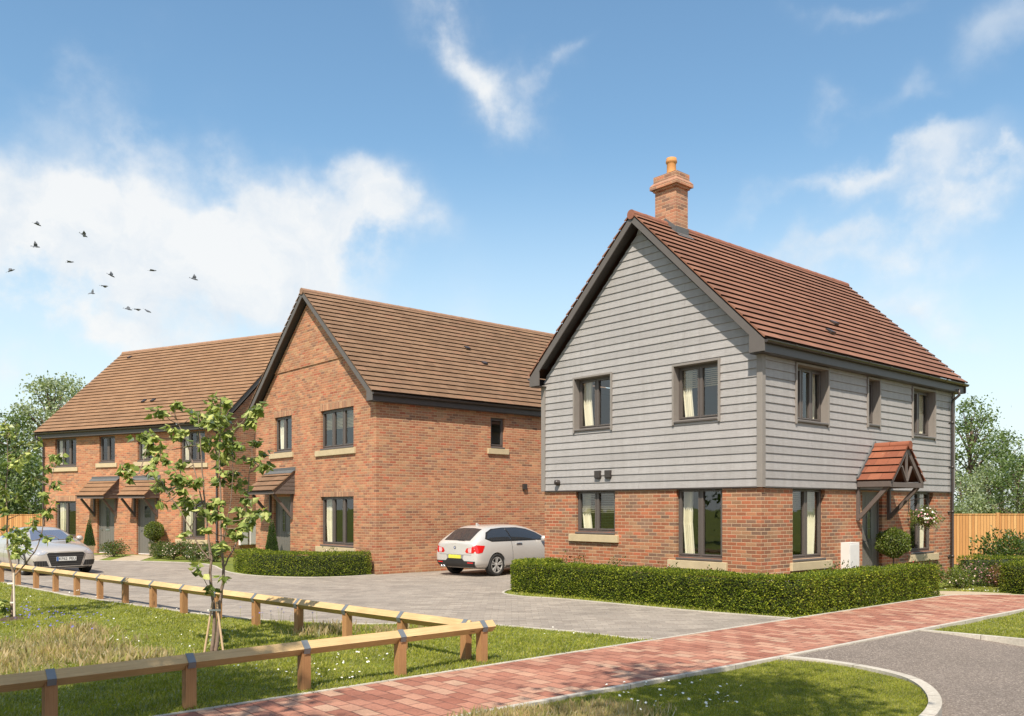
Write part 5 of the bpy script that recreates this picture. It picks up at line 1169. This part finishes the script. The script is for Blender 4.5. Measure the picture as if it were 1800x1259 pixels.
def patch(bvh,poly,axis,sg,mat,name,par,off=.004,cuts=4,thick=0,label=None):
    """polygon in the two other axes projected on the body along axis from side sg"""
    bm=bmesh.new(); ax={'x':(1,2),'y':(0,2),'z':(0,1)}[axis]; ai={'x':0,'y':1,'z':2}[axis]
    def mk(p): v=[0,0,0]; v[ax[0]],v[ax[1]]=p[0],p[1]; v[ai]=0; return v
    P=[]
    for i in range(len(poly)):
        a,b=poly[i],poly[(i+1)%len(poly)]; L_=math.hypot(a[0]-b[0],a[1]-b[1]); k=max(1,int(L_/.06))
        for j in range(k): P.append((a[0]+(b[0]-a[0])*j/k,a[1]+(b[1]-a[1])*j/k))
    f=bm.faces.new([bm.verts.new(mk(p)) for p in P]); bmesh.ops.triangulate(bm,faces=[f])
    for _ in range(2):
        es=[e for e in bm.edges if e.calc_length()>.07]
        if es: bmesh.ops.subdivide_edges(bm,edges=es,cuts=1,use_grid_fill=False); bmesh.ops.triangulate(bm,faces=bm.faces)
    d=Vector((0,0,0)); d[ai]=-sg
    for v in bm.verts:
        o=v.co.copy(); o[ai]=(8 if axis=='x' else 3)*sg
        h=bvh.ray_cast(o,d)
        if h[0] is None: h=bvh.find_nearest(Vector([v.co[i] if i!=ai else sg*(2 if axis=='x' else .8) for i in range(3)]))
        nn=h[1] if h[1].dot(d)<0 else -h[1]; v.co=h[0]+nn*off
    bmesh.ops.recalc_face_normals(bm,faces=bm.faces)
    me=bpy.data.meshes.new(name); bm.to_mesh(me); bm.free(); me.polygons.foreach_set('use_smooth',[True]*len(me.polygons))
    o=link(name,me,mat,par)
    if thick: s=o.modifiers.new('Solidify','SOLIDIFY'); s.thickness=thick; s.offset=0
    return tag(o,label)
def wheel(par,x,y,r,sg,spokes=5,double=True,w=.215):
    e=empty('wheel',(x,y,r)); e.parent=par
    t=MB(); hw=w/2; rr=r*.70
    t.lathe([(rr,-hw*.8),(rr+.03,-hw),(r-.03,-hw),(r-.008,-hw*.8),(r,-hw*.4),(r,hw*.4),(r-.008,hw*.8),(r-.03,hw),(rr+.03,hw),(rr,hw*.8)],(0,0,0),48,axis='y'); t.build('tyre',M['tyre'],e,smooth=True)
    b=MB(); b.lathe([(0,sg*hw*.1),(rr*.98,sg*hw*.1),(rr*.98,sg*hw*.8)],(0,0,0),40,axis='y'); b.build('brake_disc',M['rimback'],e)
    m=MB(); yo=sg*hw*.86; m.lathe([(rr*1.02,yo),(rr*.93,yo+sg*.004),(rr*.90,yo-sg*.03),(rr*1.0,yo-sg*.05)],(0,0,0),48,axis='y')
    for k in range(spokes):
        for s_ in ((-.1,.1) if double else (0,)):
            a=2*math.pi*k/spokes+.3; a1=a+s_*1.9; a0=a+s_*1.3
            p0=Vector((math.cos(a0)*.045,yo-sg*.025,math.sin(a0)*.045)); p1=Vector((math.cos(a1)*rr*.94,yo-sg*.008,math.sin(a1)*rr*.94)); m.beam(p0,p1,.034 if double else .05,.03,(0,1,0))
    m.lathe([(0,yo-sg*.0),(.035,yo-sg*.004),(.06,yo-sg*.025),(.06,yo-sg*.05)],(0,0,0),24,axis='y'); m.build('rim',M['rim'],e)
    return e
# --- white hatchback (rear at x=0, nose at x=4.3)
hd=math.atan2(.745,.667); rc=Vector((-1.05,24.49,0)); fw=Vector((.667,.745,0)); lf_=Vector((-.745,.667,0))
c1_=empty('parked_car',(rc-fw*.80),hd,'white three door hatchback seen from behind, half hidden by the boarded house','car')
st=[ # x, zb,wb, zs,ws, zm,wm, zbelt,wbelt, zroof,wroof, ztop
 (.02,.34,.62,.40,.66,.60,.70,.84,.66,.90,.60,.925),
 (.06,.27,.66,.36,.78,.60,.80,.86,.73,.95,.66,.975),
 (.20,.22,.70,.32,.845,.60,.865,.90,.79,1.03,.70,1.06),
 (.42,.20,.72,.30,.86,.60,.882,.93,.815,1.19,.64,1.22),
 (.66,.19,.74,.29,.865,.60,.884,.945,.825,1.325,.585,1.365),
 (.95,.18,.75,.28,.865,.60,.884,.955,.83,1.365,.575,1.405),
 (1.5,.18,.75,.28,.865,.60,.880,.955,.83,1.385,.57,1.425),
 (2.1,.18,.75,.28,.865,.58,.880,.95,.83,1.375,.565,1.42),
 (2.6,.18,.75,.28,.865,.58,.880,.94,.825,1.28,.60,1.34),
 (3.05,.19,.75,.29,.865,.58,.880,.93,.81,1.06,.70,1.10),
 (3.35,.20,.74,.30,.865,.58,.880,.90,.80,.95,.72,1.0),
 (3.75,.20,.72,.30,.86,.58,.870,.84,.78,.89,.66,.94),
 (4.1,.20,.70,.30,.80,.55,.82,.74,.72,.80,.58,.84),
 (4.28,.24,.60,.32,.66,.52,.68,.62,.62,.66,.5,.70)]
body,bv=car_body(st,c1_,M['paint_w'],[(x,y) for x in (.80,3.49) for y in (-.82,.82)],.345)
for sg in (-1,1):
    for x in (.80,3.49): wheel(c1_,x,sg*.765,.315,sg)
    wt_=patch(bv,[(.44,1.03),(.58,1.20),(.84,1.295),(1.3,1.325),(1.9,1.325),(2.3,1.275),(2.66,1.165),(3.02,.985),(3.04,.95),(.66,.95)],'y',sg,M['cblack'],'window_trim',c1_,off=.004)
    patch(bv,[(.50,1.04),(.63,1.18),(.86,1.268),(1.25,1.298),(1.36,1.30),(1.46,.985),(.68,.985)],'y',sg,M['cglass'],'rear_side_window',c1_,off=.009)
    patch(bv,[(1.40,1.30),(1.9,1.298),(2.28,1.25),(2.60,1.15),(2.92,.99),(2.93,.975),(1.50,.985)],'y',sg,M['cglass'],'door_window',c1_,off=.009)
    patch(bv,[(.42,.965),(.66,.955),(2.98,.945),(2.98,.965),(.66,.975),(.46,1.0),(.44,1.07),(.58,1.245),(.84,1.345),(1.3,1.38),(1.9,1.375),(2.3,1.325),(2.66,1.20),(3.0,1.0),(3.03,.965),(3.0,.935),(2.9,.93),(3.0,.96),(2.62,1.205),(2.3,1.315),(1.9,1.362),(1.3,1.366),(.84,1.33),(.59,1.23),(.455,1.05)],'y',sg,M['cblack'],'window_trim',c1_,off=.006) if 0 else None
    patch(bv,[(1.44,.30),(1.45,.30),(1.45,.95),(1.44,.95)],'y',sg,M['cblack'],'door_seam',c1_,off=.003)
    patch(bv,[(1.62,.86),(1.86,.865),(1.86,.89),(1.62,.885)],'y',sg,M['chrome'],'door_handle',c1_,off=.02,thick=.02)
    patch(bv,[(1.2,.24),(3.1,.24),(3.1,.28),(1.2,.28)],'y',sg,M['cblack'],'sill_trim',c1_,off=.004)
    mr=MB(); mr.lathe([(0,0),(.05,.01),(.085,.05),(.09,.11),(.07,.15),(0,.155)],(0,0,0),16,axis='y'); mo_=mr.build('mirror',M['paint_w'],c1_,smooth=True); mo_.location=(2.78,sg*.82 if sg>0 else -.975,.99)
    patch(bv,[(sg*.40,.70),(sg*.44,.655),(sg*.69,.65),(sg*.69,.82),(sg*.45,.78)],'x',-1,M['red_lens'],'tail_light',c1_,off=.006)
    patch(bv,[(.04,.66),(.12,.645),(.24,.67),(.36,.85),(.10,.87),(.04,.83)],'y',sg,M['red_lens'],'tail_light',c1_,off=.007)
    patch(bv,[(sg*.50,.735),(sg*.52,.665),(sg*.62,.66),(sg*.63,.80),(sg*.52,.785)],'x',-1,M['pink_lens'],'indicator_lens',c1_,off=.009)
    patch(bv,[(sg*.48,.375),(sg*.68,.375),(sg*.68,.405),(sg*.48,.405)],'x',-1,M['red_lens'],'reflector',c1_,off=.012)
patch(bv,[(-.50,.985),(.50,.985),(.47,1.29),(.2,1.315),(-.2,1.315),(-.47,1.29)],'x',-1,M['cglass'],'rear_window',c1_,off=.006)
patch(bv,[(-.70,.27),(.70,.27),(.74,.43),(.36,.435),(.28,.50),(-.28,.50),(-.36,.435),(-.74,.43)],'x',-1,M['cblack'],'bumper_insert',c1_,off=.008)
patch(bv,[(-.30,.49),(.30,.49),(.33,.60),(-.33,.60)],'x',-1,simple('plate_recess',(.25,.24,.23),.5),'plate_recess',c1_,off=.005)
patch(bv,[(-.24,.50),(.24,.50),(.24,.595),(-.24,.595)],'x',-1,M['platey'],'number_plate',c1_,off=.014)
patch(bv,[(-.62,.60),(.62,.60),(.62,.606),(-.62,.606)],'x',-1,M['cblack'],'boot_seam',c1_,off=.003)
def disc(bvh,cy,cz,r,sg,mats,name,par):
    for (r0,r1,mt,off,a0,a1) in mats:
        pts=[(cy+math.cos(a)*r1,cz+math.sin(a)*r1) for a in [a0+(a1-a0)*i/16 for i in range(17)]]+([(cy,cz)] if a1-a0<6 else [])
        if a1-a0>6: pts=pts[:-1]
        patch(bvh,pts,'x',sg,mt,name,par,off=off)
disc(bv,0,.795,.04,-1,[(0,.042,M['cblack'],.008,0,6.2832),(0,.028,M['white'],.011,0,6.2832),(0,.028,M['plateb'],.014,0,1.5708),(0,.028,M['plateb'],.014,3.1416,4.7124)],'badge',c1_)
wp=MB(); wp.tube([(.0,.0,0),(.02,.10,.012),(.04,.33,.03)],.011,6); wo=wp.build('wiper',M['cblack'],c1_); h=bv.ray_cast(Vector((-5,-.02,1.0)),Vector((1,0,0))); wo.location=h[0]+Vector((-.02,0,0)); wo.rotation_euler=(0,0,math.pi)
fin=MB(); fin.prism([(0,0),(.16,0),(.03,.07),(0,.06)],(1,0,0),(0,0,1),(.86,-.02,1.385),(0,.04,0)); fin.build('aerial_fin',M['paint_w'],c1_,bevel=.008)
ex=MB(); ex.tube([(-.01,.42,.27),(.15,.42,.27)],.035,14); ex.tube([(-.01,.52,.27),(.15,.52,.27)],.035,14); ex.build('exhaust',M['chrome'],c1_,smooth=True)
# --- silver coupe (rear x=0, nose x=4.18)
fd=Vector((.71,-.704,0)).normalized(); hd2=math.atan2(fd.y,fd.x); rt=Vector((fd.y,-fd.x,0))
fa=Vector((-13.02,24.85,0)); 
c2_=empty('parked_car',(fa-fd*3.33),hd2,'silver coupe with a wide black grille, partly behind the young tree on the left','car')
st2=[(.02,.34,.6,.4,.7,.6,.74,.82,.68,.87,.6,.90),
 (.15,.24,.68,.34,.84,.60,.87,.88,.78,.98,.66,1.0),
 (.45,.20,.72,.30,.88,.62,.905,.93,.80,1.06,.62,1.09),
 (.9,.18,.74,.28,.885,.62,.91,.95,.80,1.20,.56,1.23),
 (1.4,.17,.75,.27,.88,.60,.90,.945,.80,1.29,.54,1.33),
 (1.9,.17,.75,.27,.88,.60,.895,.93,.80,1.305,.54,1.345),
 (2.35,.17,.75,.27,.88,.60,.895,.915,.80,1.24,.57,1.285),
 (2.8,.18,.75,.28,.88,.60,.90,.90,.80,1.03,.66,1.06),
 (3.1,.19,.75,.29,.885,.60,.905,.88,.80,.91,.68,.945),
 (3.45,.20,.74,.30,.88,.60,.905,.83,.79,.865,.66,.90),
 (3.8,.20,.72,.30,.855,.58,.875,.76,.77,.81,.60,.845),
 (4.05,.19,.70,.28,.80,.54,.815,.68,.73,.74,.55,.765),
 (4.17,.20,.64,.26,.70,.48,.72,.62,.66,.66,.5,.68)]
body2,bv2=car_body(st2,c2_,M['paint_s'],[(x,y) for x in (.80,3.33) for y in (-.83,.83)],.365)
for sg in (-1,1):
    for x in (.80,3.33): wheel(c2_,x,sg*.785,.33,sg,spokes=10,double=True)
    patch(bv2,[(.85,1.0),(1.1,1.14),(1.5,1.24),(1.9,1.255),(2.25,1.21),(2.55,1.10),(2.78,.965),(2.6,.955)],'y',sg,M['cglass'],'side_window',c2_)
    patch(bv2,[(1.62,.32),(1.63,.32),(1.66,.92),(1.65,.92)],'y',sg,M['cblack'],'door_seam',c2_,off=.003)
    patch(bv2,[(2.75,.32),(2.76,.32),(2.82,.90),(2.81,.90)],'y',sg,M['cblack'],'door_seam',c2_,off=.003)
    patch(bv2,[(1.75,.80),(1.98,.805),(1.98,.83),(1.75,.825)],'y',sg,M['chrome'],'door_handle',c2_,off=.02,thick=.02)
    patch(bv2,[(sg*.47,.665),(sg*.55,.60),(sg*.68,.575),(sg*.79,.60),(sg*.78,.73),(sg*.62,.725)],'x',1,M['head_lens'],'headlight',c2_,off=.006)
    patch(bv2,[(3.80,.63),(4.03,.60),(4.10,.63),(4.0,.70),(3.74,.72)],'y',sg,M['head_lens'],'headlight',c2_,off=.006)
    patch(bv2,[(sg*.44,.27),(sg*.76,.27),(sg*.80,.42),(sg*.50,.42)],'x',1,M['cblack'],'air_intake',c2_,off=.008)
    for k in range(4): patch(bv2,[(sg*(.54+.06*k),.275),(sg*(.548+.06*k),.275),(sg*(.548+.06*k),.41),(sg*(.54+.06*k),.41)],'x',1,M['grillebar'],'intake_bar',c2_,off=.016) 
    mr=MB(); mr.lathe([(0,0),(.05,.01),(.08,.05),(.085,.12),(.06,.17),(0,.175)],(0,0,0),16,axis='y'); mo_=mr.build('mirror',M['paint_s'],c2_,smooth=True); mo_.location=(2.58,.80 if sg>0 else -.975,.98)
patch(bv2,[(-.56,.955),(.56,.955),(.48,1.10),(.42,1.225),(-.42,1.225),(-.48,1.10)],'x',1,M['wscreen'],'windscreen',c2_,off=.006)
patch(bv2,[(-.52,.61),(-.46,.66),(.46,.66),(.52,.61),(.40,.25),(-.40,.25)],'x',1,M['paint_s'],'grille_surround',c2_,off=.010)
patch(bv2,[(-.495,.605),(-.445,.64),(.445,.64),(.495,.605),(.38,.27),(-.38,.27)],'x',1,M['cblack'],'grille',c2_,off=.014)
for k in range(5): z=.32+.06*k; wd=.38+(.115)*(z-.27)/.335; patch(bv2,[(-wd,z),(wd,z),(wd,z+.006),(-wd,z+.006)],'x',1,M['grillebar'],'grille_bar',c2_,off=.019)
patch(bv2,[(-.70,.215),(.70,.215),(.70,.245),(-.70,.245)],'x',1,M['cblack'],'splitter',c2_,off=.006)
pl=empty('number_plate'); pl.parent=c2_
pm=MB(); pm.box(4.19,4.20,-.26,.26,.41,.525); pm.build('plate_board',M['platew'],pl,bevel=.002); pm=MB(); pm.box(4.2005,4.2015,-.258,-.205,.413,.522); pm.build('plate_band',M['plateb'],pl)
def text(s,size,mat,par,loc,rot,nm):
    cu=bpy.data.curves.new('t','FONT'); cu.body=s; cu.size=size; cu.align_x='CENTER'; cu.align_y='CENTER'; cu.extrude=.001; o=bpy.data.objects.new('t',cu); COL.objects.link(o)
    bpy.context.view_layer.update(); me=bpy.data.meshes.new_from_object(o.evaluated_get(bpy.context.evaluated_depsgraph_get())); bpy.data.objects.remove(o); me.name=nm; me.materials.clear(); o=link(nm,me,mat,par); o.location=loc; o.rotation_euler=rot; return o
text('KF62',.105,M['ink'],pl,(4.202,-.09,.468),(R(90),0,R(90)),'plate_letters'); text('PEU',.105,M['ink'],pl,(4.202,.155,.468),(R(90),0,R(90)),'plate_letters')
# ================= BIRDS =================
M['bird']=simple('bird_feathers',(.10,.11,.13),.8,var=.2)
BD=[(66,395,.42,(.5,.3,.6),.5,'dark bird with spread wings, topmost of the flock'),(64,434,.42,(1.2,.1,.2),1.15,'dark bird with one wing raised straight up, directly below the topmost bird'),(148,414,.38,(-.4,.5,.3),.35,'bird diving with swept wings, alone to the right of the topmost bird'),(124,461,.34,(.1,.0,.0),.15,'small bird gliding edge on, left of the middle of the flock'),(20,476,.30,(.6,-.4,.3),.6,'faint pale bird at the far left of the flock'),(196,485,.34,(.8,.3,.9),.7,'dark bird with wings folded back, in the middle of the flock'),(184,503,.34,(.0,.1,.1),-.35,'bird gliding with drooped wings just below the middle bird'),(163,516,.34,(.9,.2,-.5),.75,'dark bird banking with a wing up, lower left of the drooped gliding bird'),(269,476,.34,(.1,0,.1),.12,'small bird seen edge on, highest of those on the right of the flock'),(342,491,.36,(1.0,.2,.5),.9,'bird with raised wing at the far right of the flock'),(226,544,.26,(.7,.2,.3),.6,'small bird at the left end of the lowest row of three'),(242,544,.34,(.0,.1,0),-.3,'bird with arched wings in the middle of the lowest row of three'),(260,547,.32,(.1,.5,.3),-.45,'faint bird at the right end of the lowest row of three')]
for px,py,sp,rot,fl_,lb in BD:
    d=42.; e=empty('bird',AT(px,py,d),0,lb,'bird','flock of birds in the sky'); e.rotation_euler=rot
    b=MB(); b.tube([(-.16,0,0),(-.10,0,.0),(0,0,.005),(.09,0,.01),(.13,0,.01),(.17,0,.0)],[.028,.02,.036,.03,.022,.003],10); b.q((-.16,0,.004),(-.26,.045,0),(-.25,0,0),(-.26,-.045,0)); b.build('body',M['bird'],e,smooth=True)
    for sg in (-1,1):
        w=MB(); s=sp*.64; a1=fl_; a2=fl_*.35
        p0=Vector((0,sg*.02,.01)); p1=p0+Vector((.03,sg*s*.45*math.cos(a1),s*.45*math.sin(a1))); p2=p1+Vector((-.10,sg*s*.55*math.cos(a2),s*.55*math.sin(a2)))
        c=Vector((-.13,0,0))
        for t in (0,.008):
            k=Vector((0,0,t)); w.q(p0+Vector((.05,0,0))+k,p1+Vector((.03,0,0))+k,p1+c+k,p0+c*.9+k); w.q(p1+Vector((.03,0,0))+k,p2+k,p1+c+k,p1+c*.5+k)
        w.build('wing',M['bird'],e)
